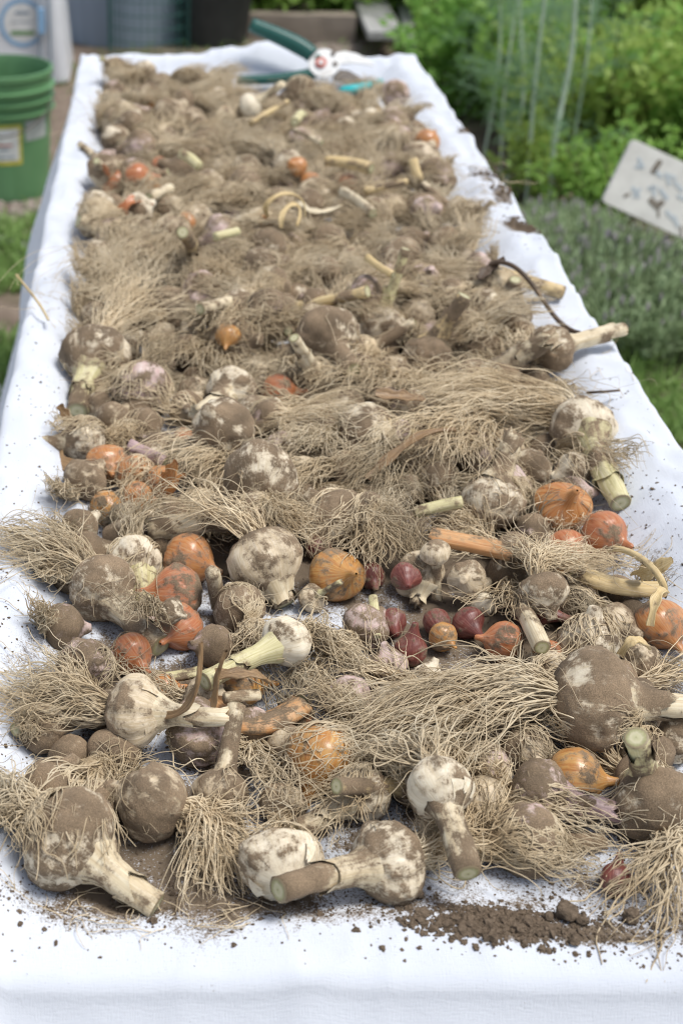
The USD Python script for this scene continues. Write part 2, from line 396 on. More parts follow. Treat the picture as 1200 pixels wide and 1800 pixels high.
ux, uy = edge_lines(X0, X1, 120), edge_lines(Y0, Y1, 330)
UX, UY = np.meshgrid(ux, uy)
TZ = cloth_z(UX, UY)
ed = np.minimum(np.minimum(UX - X0, X1 - UX), np.minimum(UY - Y0, Y1 - UY))
q = np.clip(RO - ed, 0, RO)
TZ = TZ - (RO - np.sqrt(RO * RO - q * q))
nr, nc = UX.shape
V = [np.stack([UX, UY, TZ], -1).reshape(-1, 3)]
F = [grid_faces(nr, nc, False)]
idx = np.arange(nr * nc).reshape(nr, nc)
per = np.concatenate([idx[0, :-1], idx[:-1, -1], idx[-1, :0:-1], idx[:0:-1, 0]])
PB = V[0][per]
outn = np.zeros((len(per), 2))
outn[:, 1] -= (np.abs(PB[:, 1] - Y0) < 1e-6); outn[:, 1] += (np.abs(PB[:, 1] - Y1) < 1e-6)
outn[:, 0] -= (np.abs(PB[:, 0] - X0) < 1e-6); outn[:, 0] += (np.abs(PB[:, 0] - X1) < 1e-6)
outn = norm(outn)
arc = np.concatenate([[0], np.cumsum(np.linalg.norm(np.diff(PB, axis=0), axis=1))])
drops = np.concatenate([np.linspace(0.004, 0.05, 8), np.linspace(0.065, 0.52, 22)])
prev, base_n = per, nr * nc
Lp = len(per)
for k, d in enumerate(drops):
    s2 = np.stack([PB[:, 0] * 6, PB[:, 1] * 6, np.full(Lp, d * 2.0)], -1)
    fold = (meshkit.fbm(s2, 3, 41) - 0.42) * 0.16 * d / 0.5 + 0.010 * sstep(0, 0.1, d)
    fold = fold + np.where(outn[:, 1] < -0.5, 0.24 * sstep(-0.02, 0.30, d) - 0.24 * sstep(-0.02, 0.30, 0), 0)
    left = outn[:, 0] < -0.5
    fold = fold + np.where(left, 0.055 * sstep(0.0, 0.3, d) * sstep(0.7, 2.2, PB[:, 1]), 0)
    fold = fold + 0.0025 * (meshkit.fbm(s2 * 5, 2, 43) - 0.5) * sstep(0, 0.02, d)
    ring = PB.copy()
    ring[:, :2] += outn * fold[:, None]
    ring[:, 2] -= d + 0.012 * (meshkit.fbm(s2 * 0.4, 2, 47) - 0.5) * d
    new = np.arange(Lp) + base_n
    base_n += Lp
    V.append(ring)
    a, b, c, e = prev, np.roll(prev, -1), np.roll(new, -1), new
    F.append(np.vstack([np.stack([a, c, b], 1), np.stack([a, e, c], 1)]))
    prev = new
V, F = np.vstack(V), np.vstack(F)
# soil rubbed into the linen where the heap lies, and small soiled spots towards the edges
pp = V * np.array([1, 1, 0])
inx = np.minimum(V[:, 0] - X0 - 0.10, X1 - 0.12 - V[:, 0])
iny = np.minimum(V[:, 1] - Y0 - 0.075, Y1 - 0.2 - V[:, 1])
core = sstep(-0.035, 0.05, np.minimum(inx, iny + 0.01) + 0.05 * (meshkit.fbm(pp * 14, 3, 61) - 0.5))
spots = sstep(0.60, 0.78, meshkit.fbm(pp * 26, 4, 67))
CD = core * (0.26 + 0.46 * sstep(0.38, 0.66, meshkit.fbm(pp * 9, 4, 71)) + 0.35 * sstep(0.5, 0.7, meshkit.fbm(pp * 40, 3, 72))) + spots * 0.10 + 0.18 * sstep(-0.09, 0.0, np.minimum(inx, iny)) * sstep(0.45, 0.7, meshkit.fbm(pp * np.array([30, 12, 1]), 3, 75)) * (V[:, 2] > FLOOR - 0.02)
CD[nr * nc:] *= 0.2
for (px, py, rx, ry, amt) in ((870, 1618, 0.055, 0.022, 1.0), (1080, 1632, 0.06, 0.015, 0.8), (660, 1590, 0.08, 0.010, 0.5), (380, 1590, 0.10, 0.015, 0.4), (160, 1612, 0.03, 0.012, 0.4), (70, 1160, 0.035, 0.06, 0.35), (912, 427, 0.028, 0.05, 0.95), (822, 258, 0.030, 0.035, 0.85), (880, 375, 0.02, 0.05, 0.6), (850, 335, 0.02, 0.06, 0.5), (1030, 880, 0.05, 0.05, 0.3), (1100, 990, 0.05, 0.08, 0.35), (920, 910, 0.05, 0.05, 0.5), (80, 1570, 0.06, 0.02, 0.35), (300, 720, 0.08, 0.05, 0.4)):
    c = at(px, py, FLOOR + 0.02)
    dd = np.hypot((V[:, 0] - c[0]) / rx, (V[:, 1] - c[1]) / ry) + 0.9 * (meshkit.fbm(pp * 30, 3, 73) - 0.5)
    CD = np.maximum(CD, amt * (1 - sstep(0.35, 1.15, dd)))
cl = add('white_tablecloth', (V, F), M['cloth'], attrs={'dirt': CD}, label='white linen cloth spread over the long table under the garlic harvest', category='tablecloth')
M['wood_plain'] = plain('plain_wood', (0.25, 0.17, 0.10), (0.42, 0.31, 0.2), 8.0, 0.6, stretch=(1, 0.1, 1))
tb = thing('long_table', 'long wooden table hidden under the white linen cloth', 'table', ((X0 + X1) / 2, (Y0 + Y1) / 2, 0))
add('tabletop', box((X0 + 0.02, Y0 + 0.02, FLOOR - 0.045), (X1 - 0.02, Y1 - 0.02, FLOOR - 0.012)), M['wood_plain'], tb, smooth=False)
for x in (X0 + 0.06, X1 - 0.06):
    for y in (Y0 + 0.12, Y1 - 0.12):
        add('leg', box((x - 0.025, y - 0.025, -0.01), (x + 0.025, y + 0.025, FLOOR - 0.046)), M['wood_plain'], tb, smooth=False)

# ------------------------------------------------------------------ bulbs, stems and roots
PROF = {
    'g': [(-0.76, 0.0), (-0.78, 0.16), (-0.74, 0.34), (-0.66, 0.58), (-0.46, 0.83), (-0.16, 0.98), (0.12, 0.99), (0.40, 0.86), (0.64, 0.60), (0.80, 0.40), (0.92, 0.26), (1.0, 0.15)],
    'h': [(-0.76, 0.0), (-0.78, 0.16), (-0.74, 0.34), (-0.66, 0.58), (-0.46, 0.83), (-0.16, 0.98), (0.12, 0.99), (0.40, 0.88), (0.62, 0.66), (0.80, 0.44), (0.95, 0.31), (1.10, 0.25), (1.24, 0.22), (1.30, 0.17), (1.28, 0.0)],
    'o': [(-0.92, 0.0), (-0.90, 0.12), (-0.86, 0.30), (-0.70, 0.64), (-0.40, 0.91), (0.0, 1.0), (0.36, 0.90), (0.66, 0.64), (0.88, 0.36), (1.06, 0.20), (1.24, 0.15), (1.42, 0.13), (1.52, 0.04)],
    's': [(-1.15, 0.0), (-1.12, 0.14), (-1.0, 0.40), (-0.70, 0.78), (-0.25, 0.99), (0.15, 0.98), (0.55, 0.78), (0.90, 0.50), (1.25, 0.32), (1.6, 0.22), (1.8, 0.18), (1.85, 0.04)],
    'c': [(-1.3, 0.0), (-1.26, 0.2), (-1.0, 0.52), (-0.5, 0.88), (0.0, 1.0), (0.5, 0.86), (1.0, 0.5), (1.35, 0.2), (1.45, 0.0)],
}
LANDMARKS = []
BULBS = []          # (centre, radius) of what already lies on the cloth


def profile(kind, n):
    P = np.array(PROF[kind], float)
    from scipy.interpolate import PchipInterpolator
    s = np.concatenate([[0], np.cumsum(np.hypot(*np.diff(P, axis=0).T))])
    t = np.linspace(0, s[-1], n)
    return PchipInterpolator(s, P[:, 0])(t), np.maximum(PchipInterpolator(s, P[:, 1])(t), 0)


def bulb(c, R, axis, kind, dirt, seed, fine=True, squash=1.0):
    nu, nv = (64, 44) if fine else (26, 18)
    z, r = profile(kind, nv)
    r2 = np.random.default_rng(seed)
    th = np.arange(nu) * 2 * np.pi / nu
    ph = r2.uniform(0, 6.28)
    nl = r2.integers(6, 10)
    if kind in 'gh':      # cloves show as soft lobes
        lob = 1 + (0.10 * np.abs(np.cos(nl * 0.5 * (th[None] + 0.12 * z[:, None]) + ph)) ** 0.7 - 0.06) * np.exp(-((z[:, None] - 0.15) / 0.5) ** 2)
    else:
        lob = 1 + 0.012 * np.cos(3 * th[None] + ph) + 0 * z[:, None]
    low = 1 + 0.05 * np.cos(2 * th[None] + ph * 2) + 0.03 * np.cos(th[None] * 3 + ph * 3)
    rr = r[:, None] * lob * low * R
    x, y, a = frame(axis)
    L = rr[..., None] * (np.cos(th)[None, :, None] * x + np.sin(th)[None, :, None] * y) + (z * R * squash)[:, None, None] * a
    V = (c + L).reshape(-1, 3)
    st = np.stack([np.broadcast_to(np.cos(th), rr.shape) * 3, np.broadcast_to(np.sin(th), rr.shape) * 3, np.broadcast_to(z[:, None] * 0.35, rr.shape)], -1).reshape(-1, 3) + r2.uniform(0, 50)
    o = r2.uniform(0, 100, 3)
    q = (V - c) / R
    d = dirt + 1.35 * (meshkit.fbm(q * 1.1 + o, 3, 5) - 0.5) + 0.8 * (meshkit.fbm(q * 4.2 + o, 2, 6) - 0.5)
    d = d + 0.35 * sstep(-0.45, -0.8, np.repeat(z, nu)) - 0.15 * sstep(0.6, 1.1, np.repeat(z, nu))
    nrm = norm(L.reshape(-1, 3))
    crust = sstep(0.42, 0.7, d)
    V = V + nrm * (crust * (0.0004 + 0.0030 * meshkit.fbm(V * 150, 3, 9) ** 1.5) * min(1, R / 0.03) + 0.11 * R * (meshkit.fbm(q * 1.3 + o, 2, 8) - 0.5))[:, None]
    return V, grid_faces(nv, nu), {'dirt': d, 'st': st}


def flake(c, R, axis, th0, z0, w, h, seed):
    """A loose flap of papery skin standing off a bulb."""
    r2 = np.random.default_rng(seed)
    z, r = profile('g', 60)
    n = 7
    u, v = np.meshgrid(np.linspace(-1, 1, n), np.linspace(0, 1, n))
    jag = r2.uniform(0.85, 1.05, n)
    zz = z0 + h * v * jag[None]
    rad = np.interp(zz, z, r) * R * 1.02 + 0.0006 + 0.16 * R * v ** 2 * (0.35 + 0.2 * np.abs(u)) * r2.uniform(0.3, 1.0)
    th = th0 + u * w * (1 - 0.55 * v)
    x, y, a = frame(axis)
    V = c + rad[..., None] * (np.cos(th)[..., None] * x + np.sin(th)[..., None] * y) + (zz * R)[..., None] * a
    V = V.reshape(-1, 3)
    return V, grid_faces(n, n, False)


def push_out(P, skip=None, pad=0.0016):
    """Keeps strands outside the bulbs lying near and above the cloth."""
    lo, hi = P.reshape(-1, 3).min(0) - 0.05, P.reshape(-1, 3).max(0) + 0.05
    for k, (c, R) in enumerate(BULBS):
        if k == skip or c[0] < lo[0] or c[1] < lo[1] or c[0] > hi[0] or c[1] > hi[1]:
            continue
        d = P - c
        L = np.linalg.norm(d, axis=-1, keepdims=True)
        inside = (L < R + pad)
        if inside.any():
            e = d + np.array([0, 0, 0.35 * R])
            tgt = c + norm(e) * (R + pad)
            w = np.clip((R + pad - L) / 0.004, 0, 1)
            P = np.where(inside, P * (1 - w) + tgt * w, P)
    return P


def on_cloth(P, pad):
    x, y = P[..., 0], P[..., 1]
    inside = (x > X0) & (x < X1) & (y > Y0 + 0.002) & (y < Y1)
    z = cloth_fast(x, y) + pad
    z = np.where((y > Y0) & (y < Y0 + RO), z - 0.004, z)
    P[..., 2] = np.where(inside & (P[..., 2] < z), z, P[..., 2])
    return P


def roots(name, c, R, axis, E, n, seed, spread=0.35, comb=False, arch=0.4, w0=0.0011, skip=None, parent=None, splay=0.75, start=0.74, m=18, fine=0.7, jitter=0.25, bound=None):
    r2 = np.random.default_rng(seed)
    x, y, a = frame(axis)
    E = np.asarray(E, float)

    def strands(n, w, splay, spread, wig, kink):
        ph, rad = r2.uniform(0, 6.283, n), np.sqrt(r2.uniform(0, 1, n))
        g_ = r2.integers(0, min(n, max(4, n // 8)), n)
        tight = r2.uniform(0.15, 0.6, (n, 1))
        u = (np.cos(ph) * rad)[:, None] * x + (np.sin(ph) * rad)[:, None] * y
        P0 = c - a * R * start + u * R * 0.36
        L = np.linalg.norm(E - P0, axis=1, keepdims=True)
        f = np.clip(r2.normal(1.0, jitter, (n, 1)), 0.45, 1.55)
        side = norm(np.cross(E - c, [0, 0, 1.0]))
        off = side * r2.normal(0, 1, (n, 1)) * spread * L + (E - c) * (f - 1)
        off[:, 2] += np.abs(r2.normal(0, 0.012, n))
        P3 = E + off
        L = np.linalg.norm(P3 - P0, axis=1, keepdims=True)
        d0 = norm(-a + u * splay + r2.normal(0, 0.12, (n, 3)))
        P1 = P0 + d0 * L * r2.uniform(0.25, 0.45, (n, 1))
        P2 = P3 - (P3 - P0) * r2.uniform(0.15, 0.4, (n, 1)) + np.array([0, 0, 1.0]) * L * arch * r2.uniform(0.1, 0.75, (n, 1)) + side * r2.normal(0, 0.12, (n, 1)) * L
        if not comb:      # strands hang together in locks
            P1 = P1[g_] + (P1 - P1[g_]) * tight
            P2 = P2[g_] + (P2 - P2[g_]) * tight
            P3 = P3[g_] + (P3 - P3[g_]) * (tight + 0.15)
        t = np.linspace(0, 1, m)[None, :, None]
        P = (1 - t) ** 3 * P0[:, None] + 3 * (1 - t) ** 2 * t * P1[:, None] + 3 * (1 - t) * t * t * P2[:, None] + t ** 3 * P3[:, None]
        tt = t[..., 0]
        for ax in (side, np.cross(norm(E - c), side)):
            for fr, am in ((r2.uniform(1.0, 2.0, (n, 1)), 1.0), (r2.uniform(2.5, 4.5, (n, 1)), 0.45), (r2.uniform(5, 8, (n, 1)), 0.16)):
                P = P + ax * (np.sin(6.283 * fr * tt + r2.uniform(0, 6.283, (n, 1))) * am * wig * r2.uniform(0.3, 1.6, (n, 1)) * np.minimum(1, tt * 2.2))[..., None]
        P = P + np.cumsum(r2.normal(0, kink, P.shape), axis=1) * np.minimum(1, t * 3)
        if comb:
            P = P + side * (0.006 * np.sin(6.283 * 1.5 * tt + 0.6))[..., None]
        if bound:        # a mat that stays within the tray and lies flat
            for k_, lo_, hi_ in ((0, X0 + 0.065, X1 - 0.075), (1, Y0, Y1 - 0.20)):
                q_ = P[..., k_]
                P[..., k_] = np.where(q_ < lo_, lo_ - (lo_ - q_) * 0.25, np.where(q_ > hi_, hi_ + (q_ - hi_) * 0.25, q_))
            top_ = FLOOR + bound
            P[..., 2] = np.where(P[..., 2] > top_, top_ + (P[..., 2] - top_) * 0.25, P[..., 2])
        P = on_cloth(push_out(P, skip), r2.uniform(0.001, 0.010, (n, 1)))
        P[:, 1:-1] = 0.5 * P[:, 1:-1] + 0.25 * (P[:, :-2] + P[:, 2:])
        W = w * r2.uniform(0.5, 1.3, (n, 1)) * (1 - 0.65 * tt ** 1.2)
        return P, W

    if w0 < 0.0016:
        n, w0 = int(n * 0.78), w0 * 1.28
    A, WA = strands(n, w0, splay, spread, 0.0036 if not comb else 0.0018, 0.00050)
    nf = int(n * fine)
    if nf:
        B, WB = strands(nf, w0 * 0.55, splay * 1.3, spread * 1.35, 0.0055, 0.0009)
        A, WA = np.vstack([A, B]), np.vstack([WA, WB])
    ns = n // 4
    if ns and not bound and w0 < 0.0017:      # a few long strands stray over the neighbours
        B, WB = strands(ns, w0 * 0.8, splay * 1.6, spread * 2.4, 0.010, 0.0007)
        A, WA = np.vstack([A, B]), np.vstack([WA, WB])
    tone = 1 if w0 > 0.0015 else 0 if comb else int(r2.choice(4, p=[0.32, 0.36, 0.23, 0.09] if bound else [0.52, 0.35, 0.13, 0.0]))
    return curves(name, A, WA, ROOTM[tone], parent, kind='stuff')


def stem_mesh(c, R, axis, tip, sr, seed, dirt, bend=0.0, from_=0.58, bdirt=None, ragged=False):
    r2 = np.random.default_rng(seed)
    s0 = c + axis * R * from_
    L = np.linalg.norm(tip - s0)
    n = max(10, int(L / 0.006))
    t = np.linspace(0, 1, n)
    sd_ = norm(np.cross(axis, [0.13, 0.2, 1.0]))
    P = s0 + (tip - s0) * t[:, None] + (np.sin(np.pi * t) * (bend + r2.normal(0, 0.02)) * L)[:, None] * sd_
    dist = t * L
    rad = sr * (1 + 0.05 * np.sin(7 * t + r2.uniform(0, 6)) + 0.04 * np.sin(23 * t + r2.uniform(0, 6))) + np.maximum(0, 0.58 * R - sr) * np.exp(-(dist / (0.34 * R)) ** 1.6)
    rad = rad * (1 + 0.05 * sstep(0.9, 1.0, t))
    V, F, st = tube(P, rad, 16, caps=True, ell=r2.uniform(0.85, 1.0), rib=0.045, ribn=int(r2.integers(4, 7)), phase=r2.uniform(0, 6))
    st = st * np.array([2.2, 2.2, 8.0]) + r2.uniform(0, 50)
    o = r2.uniform(0, 100, 3)
    d = dirt + 2.0 * (meshkit.fbm(V * 38 + o, 3, 5) - 0.5) + 1.1 * (meshkit.fbm(V * 150 + o, 2, 6) - 0.5)
    dv = np.concatenate([np.repeat(dist, 16), [0, dist[-1]]])
    d = d + ((dirt if bdirt is None else bdirt) - dirt) * np.exp(-dv / (0.7 * R)) + 0.12
    V = V + norm(V - P[np.minimum(np.arange(len(V)) // 16, n - 1)]) * (sstep(0.42, 0.7, d) * 0.0009 * meshkit.fbm(V * 400, 2, 3))[:, None]
    if ragged:
        e = slice((n - 1) * 16, n * 16)
        V[e] += norm(P[-1] - P[-2]) * r2.normal(0, 0.35, (16, 1)) * sr + norm(V[e] - P[-1]) * r2.uniform(-0.3, 0.15, (16, 1)) * sr
        V[-1] -= norm(P[-1] - P[-2]) * sr * 0.6
    return V, F, {'dirt': d, 'st': st}, P, rad


def cut_disc(P, rad):
    """The pale ringed face of a cut stem, just proud of its end."""
    a = norm(P[-1] - P[-2])
    x, y, _ = frame(a)
    k = 18
    th = np.arange(k) * 2 * np.pi / k
    rings = [(0.93, 0.0002), (0.80, 0.0011), (0.45, 0.0007), (0.14, 0.0010)]
    V = np.vstack([P[-1] + rad[-1] * f * (np.cos(th)[:, None] * x + np.sin(th)[:, None] * y) + a * h for f, h in rings] + [P[-1][None] + a * 0.0010])
    F = grid_faces(4, k)
    n = 4 * k
    F = np.vstack([F, np.stack([3 * k + np.arange(k), 3 * k + (np.arange(k) + 1) % k, np.full(k, n)], 1)])
    d = np.concatenate([np.full(k, f) for f, _ in rings] + [[0.0]])
    return V, F, {'dirt': d}


def settle(px, py, rpx, lift=None, maxlift=0.075, fit=1.0, most=0.86):
    """Centre and radius of a bulb seen at this pixel with this radius: on the cloth, or as far up its line of sight as the bulbs below it ask for."""
    z = FLOOR + 0.03
    for _ in range(4):
        c = at(px, py, z)
        R = rpx * depth(c) / FPX * fit
        z = float(cloth_z(c[0], c[1])) + 0.9 * R
    if lift is not None:
        c = at(px, py, z + lift)
        return c, rpx * depth(c) / FPX * fit
    k = 0.0
    while k < maxlift:
        c = at(px, py, z + k)
        R = rpx * depth(c) / FPX * fit
        if all(np.linalg.norm(c - b) > most * (R + q) for b, q in BULBS):
            break
        k += 0.004
    return c, R


SEED = [1000]


def seed():
    SEED[0] += 1
    return SEED[0]


CATN = {'g': ('garlic', 'garlic'), 'o': ('onion', 'onion'), 's': ('shallot', 'shallot'), 'c': ('garlic_clove', 'garlic clove')}


def item(kind, px, py, rpx, label, tip=None, tz=None, root=None, rz=0.012, n=70, skin=None, dirt=0.5, lift=None, sr=None, ax=None, stem='stem', cut=True, spread=0.30,
         comb=False, arch=0.4, bend=0.0, flakes=0, group=None, fine=True, splay=0.75, w0=0.0011, squash=1.0, sdirt=None, rfine=0.45, rjit=0.25, most=0.86):
    c, R = settle(px, py, rpx, lift, most=most)
    sd_ = seed()
    srm = (sr * depth(c) / FPX) if sr else 0.24 * R
    T = E = None
    if tip is not None:
        tzz = tz if tz is not None else None
        T = at(*tip, (FLOOR + tzz) if tzz is not None else FLOOR + 0.01)
        if tzz is None:
            T = at(*tip, float(cloth_z(T[0], T[1])) + srm + 0.002)
    if root is not None:
        E = at(*root, FLOOR + rz)
    if ax is not None:
        axis = norm(np.asarray(ax, float))
    elif T is not None:
        axis = norm(T - c)
    elif E is not None:
        axis = norm((c - E) * np.array([1, 1, 0.3]))
    else:
        r2 = np.random.default_rng(sd_)
        axis = norm(np.array([r2.normal(), r2.normal(), 0.3 * r2.normal()]))
    skin = skin or {'g': 'garlic_w', 'o': 'onion', 's': 'shallot', 'c': 'garlic_w'}[kind]
    name, catg = CATN[kind]
    LANDMARKS.append((label, c))
    base = np.array([c[0], c[1], c[2] - R])
    t = thing(name, label, catg, base, group=group)
    V, F, at_ = bulb(c, R, axis, 'h' if kind == 'g' and T is None else kind, dirt, sd_, fine, squash)
    add('bulb', (V, F), M[skin], t, at_)
    k = len(BULBS)
    BULBS.append((c, R))
    if T is not None and kind == 'g':
        V, F, at_, P, rad = stem_mesh(c, R, axis, T, srm, sd_ + 7, dirt * 0.8 if sdirt is None else sdirt, bend, bdirt=dirt, ragged=not cut)
        s = add('stem', (V, F), M[stem], t, at_)
        if cut:
            V, F, at_ = cut_disc(P, rad)
            add('cut_end', (V, F), M['cut'], s, at_)
        r2 = np.random.default_rng(sd_ + 31)
        m_ = int(len(P) * r2.uniform(0.45, 0.85))
        if rpx > 38 and m_ > 5:
            V, F, st = tube(P[:m_], rad[:m_] * 1.05 + 0.0007, 22, caps=False, rib=0.05, ribn=5, phase=r2.uniform(0, 6))
            e = slice((m_ - 1) * 22, m_ * 22)
            lobe = np.abs(np.sin(np.arange(22) * np.pi / 22 * r2.integers(2, 4) + r2.uniform(0, 3)))
            V[e] += axis * ((lobe - 0.7) * 0.014 + r2.normal(0, 0.0022, 22))[:, None]
            V[e] += norm(V[e] - P[m_ - 1]) * r2.uniform(0.0, 0.0022, (22, 1))
            add('leaf_sheath', (V, F), M[stem], s, {'dirt': (dirt * 0.7) + 2.0 * (meshkit.fbm(V * 45 + sd_, 3, 5) - 0.5), 'st': st * np.array([2.2, 2.2, 6.0]) + r2.uniform(0, 50)})
    for f in range(flakes):
        r2 = np.random.default_rng(sd_ + 50 + f)
        V, F = flake(c, R, axis, r2.uniform(0, 6.28), r2.uniform(0.15, 0.6), r2.uniform(0.15, 0.4), r2.uniform(0.25, 0.5), sd_ + 60 + f)
        nvert = len(V)
        add('skin_flake', (V, F), M[skin], t, {'dirt': np.full(nvert, dirt * 0.4), 'st': V * 60})
    if E is not None:
        roots_later.append((t, c, R, axis, E, n, sd_ + 3, spread, comb, arch, w0, k, splay, rfine, rjit, kind, None))
    return t


roots_later = []


def stalk(name, label, catg, pts, rad_px, mat_='straw', z=0.02, cut=True, dirt=0.3, ell=1.0, taper=0.0, group=None, both=False):
    """A loose stalk through pixels (px, py[, height above the cloth floor])."""
    P0 = np.array([at(p[0], p[1], FLOOR + (p[2] if len(p) > 2 else z)) for p in pts])
    from scipy.interpolate import CubicSpline
    s = np.concatenate([[0], np.cumsum(np.linalg.norm(np.diff(P0, axis=0), axis=1))])
    n = max(8, int(s[-1] / 0.006))
    tt = np.linspace(0, s[-1], n)
    P = CubicSpline(s, P0)(tt) if len(P0) > 2 else P0[0] + (P0[1] - P0[0]) * (tt / s[-1])[:, None]
    wv = np.random.default_rng(int(pts[0][0] * 7 + pts[0][1]))
    P = P + (np.sin(np.pi * tt / s[-1]) * wv.normal(0, 0.05) * s[-1])[:, None] * np.array([0.7, 0.7, 0.2])
    R = rad_px * np.mean([depth(p) for p in P0]) / FPX
    sd_ = seed()
    r2 = np.random.default_rng(sd_)
    rad = R * (1 - taper * tt / s[-1]) * (1 + 0.05 * np.sin(tt * 60 + r2.uniform(0, 6)))
    V, F, st = tube(P, rad, 14, ell=ell, rib=0.07, ribn=int(r2.integers(3, 6)), phase=r2.uniform(0, 6))
    o = r2.uniform(0, 100, 3)
    d = dirt + 0.15 + 2.2 * (meshkit.fbm(V * 45 + o, 3, 5) - 0.5) + 0.8 * (meshkit.fbm(V * 160 + o, 2, 5) - 0.5)
    t = thing(name, label, catg, P.mean(0) - [0, 0, R], group=group)
    p = add('stalk', (V, F), M[mat_], t, {'dirt': d, 'st': st * np.array([2.2, 2.2, 8.0]) + r2.uniform(0, 50)})
    if cut:
        V, F, at_ = cut_disc(P, rad)
        add('cut_end', (V, F), M['cut'], p, at_)
    return t


def dry_leaf(label, pts, wpx, twist=(0.2, 1.4), mat_='leaf_b', thick=0.0009, group=None, dirt=0.05):
    """A curled strip of dry leaf through pixels (px, py, height)."""
    from scipy.interpolate import CubicSpline
    P0 = np.array([at(p[0], p[1], FLOOR + p[2]) for p in pts])
    s = np.concatenate([[0], np.cumsum(np.linalg.norm(np.diff(P0, axis=0), axis=1))])
    n = 28
    t = np.linspace(0, 1, n)
    P = CubicSpline(s, P0)(t * s[-1])
    T = norm(np.gradient(P, axis=0))
    W = wpx * np.mean([depth(p) for p in P0]) / FPX * (np.sin(np.pi * (0.2 + 0.66 * t)) ** 0.6 * (1 + 0.22 * np.sin(17 * t + wpx)))
    ang = twist[0] + (twist[1] - twist[0]) * t
    side = norm(np.cross(T, FWD)); up = np.cross(side, T)
    B = side * np.cos(ang)[:, None] + up * np.sin(ang)[:, None]
    Nn = np.cross(T, B)
    u = np.linspace(-1, 1, 7)
    sd_ = seed()
    r2 = np.random.default_rng(sd_)
    curl = 0.35 + 0.25 * np.sin(5 * t + r2.uniform(0, 6))
    mid = P[:, None] + B[:, None] * (u[None, :, None] * W[:, None, None]) + Nn[:, None] * ((u ** 2)[None, :, None] * (W * curl)[:, None, None])
    mid = mid + (r2.normal(0, 0.04, (n, 7)) * W[:, None])[..., None] * Nn[:, None]
    top, bot = mid + Nn[:, None] * thick, mid - Nn[:, None] * thick
    ring = np.concatenate([top, bot[:, ::-1]], axis=1)
    V, F = ring.reshape(-1, 3), grid_faces(n, 14)
    st = np.stack([np.tile(np.concatenate([u, u[::-1]]) * 3, n), np.zeros(len(V)), np.repeat(t * 2, 14)], -1) + r2.uniform(0, 50)
    lf = add('dry_leaf', (V, F), M[mat_], None, {'dirt': dirt + 1.2 * (meshkit.fbm(V * 60, 3, 5) - 0.5), 'st': st}, label=label, category='dry leaf', group=group)
    return lf

# ------------------------------------------------------------------ onions, shallots and cloves (they lie lowest)
I = item
I('o', 1160, 1098, 47, 'large orange onion against the right rim with its dry neck pointing towards the viewer', ax=(0.35, -0.8, -0.25), skin='onion', dirt=0.3)
I('o', 1062, 940, 42, 'reddish orange onion dusted with soil, next to the right rim behind the flat stalk', ax=(0.5, -0.8, 0.1), skin='onion_r', dirt=0.32)
I('o', 995, 966, 36, 'orange onion half under the long orange stalk, left of the reddish one', ax=(0.2, -1, 0), skin='onion_r', dirt=0.34)
I('o', 986, 893, 50, 'large ribbed orange onion below the garlic with green cut stem', ax=(0.1, -0.55, 0.75), skin='onion', dirt=0.22, root=(1000, 940), n=40, rz=0.02, spread=0.5, rfine=1.2)
I('o', 310, 1042, 48, 'bright copper onion lying sideways below the white garlic at left', ax=(-1, -0.1, 0.1), skin='onion_r', dirt=0.32)
I('o', 332, 985, 47, 'orange onion half hidden under roots left of the largest tan garlic', ax=(0.8, -0.6, 0), skin='onion', dirt=0.3)
I('o', 312, 1102, 44, 'soil flecked copper onion below the bright copper one', ax=(-0.5, -1, 0.1), skin='onion_r', dirt=0.36)
I('o', 231, 1150, 39, 'small copper onion with open neck beside the dusty purple garlic', ax=(0.6, -0.9, -0.1), skin='onion_r', dirt=0.25)
I('o', 592, 1012, 49, 'golden orange onion half hidden behind the red shallots', ax=(0.3, -0.7, 0.5), skin='onion_y', dirt=0.3)
I('o', 430, 1203, 40, 'yellow onion under curled dry leaves left of centre', ax=(1, -0.1, 0.1), skin='onion_y', dirt=0.25)
I('o', 290, 1212, 27, 'little orange onion between the tan garlic and its stem', ax=(1, 0, 0.2), skin='onion', dirt=0.15)
I('o', 520, 1258, 34, 'copper onion at the end of the thick orange stalk', ax=(-1, -0.1, 0), skin='onion_r', dirt=0.3)
I('o', 562, 1335, 64, 'big golden onion capped with soil in the front middle', ax=(-0.3, -0.75, -0.4), skin='onion_y', dirt=0.36)
I('o', 1010, 1368, 52, 'golden onion lying on its side behind the two dusty bulbs at front right', ax=(0.9, -0.3, 0.15), skin='onion_y', dirt=0.42)
I('o', 165, 1372, 36, 'flattened brownish onion scrap behind the front left garlic', ax=(1, 0.2, 0), skin='onion', dirt=0.3)
I('o', 885, 1128, 36, 'orange onion peeping between shallots and the pale lumpy garlic', ax=(-1, 0, 0.2), skin='onion_r', dirt=0.36)
I('o', 963, 1152, 28, 'small orange onion wedged left of the pale lumpy garlic', ax=(0, -1, 0.2), skin='onion_r', dirt=0.36)
I('o', 190, 815, 37, 'dusty orange onion just below the garlic with curled brown leaf at left', ax=(0.2, -1, 0.1), skin='onion', dirt=0.42)
I('o', 238, 836, 36, 'orange yellow onion right of the dusty one at the left edge', ax=(1, -0.3, 0), skin='onion', dirt=0.28)
I('o', 325, 775, 25, 'small smooth orange onion under the dirt caked garlic left of centre', ax=(1, 0.3, 0.2), skin='onion_r', dirt=0.1)
I('o', 186, 893, 30, 'tan orange onion under fine roots near the left rim', ax=(0.5, -0.5, 0.2), skin='onion_y', dirt=0.3)
I('o', 285, 845, 30, 'torn orange onion skin above the thick dirty stem', ax=(1, 0.3, 0.1), skin='onion', dirt=0.15)
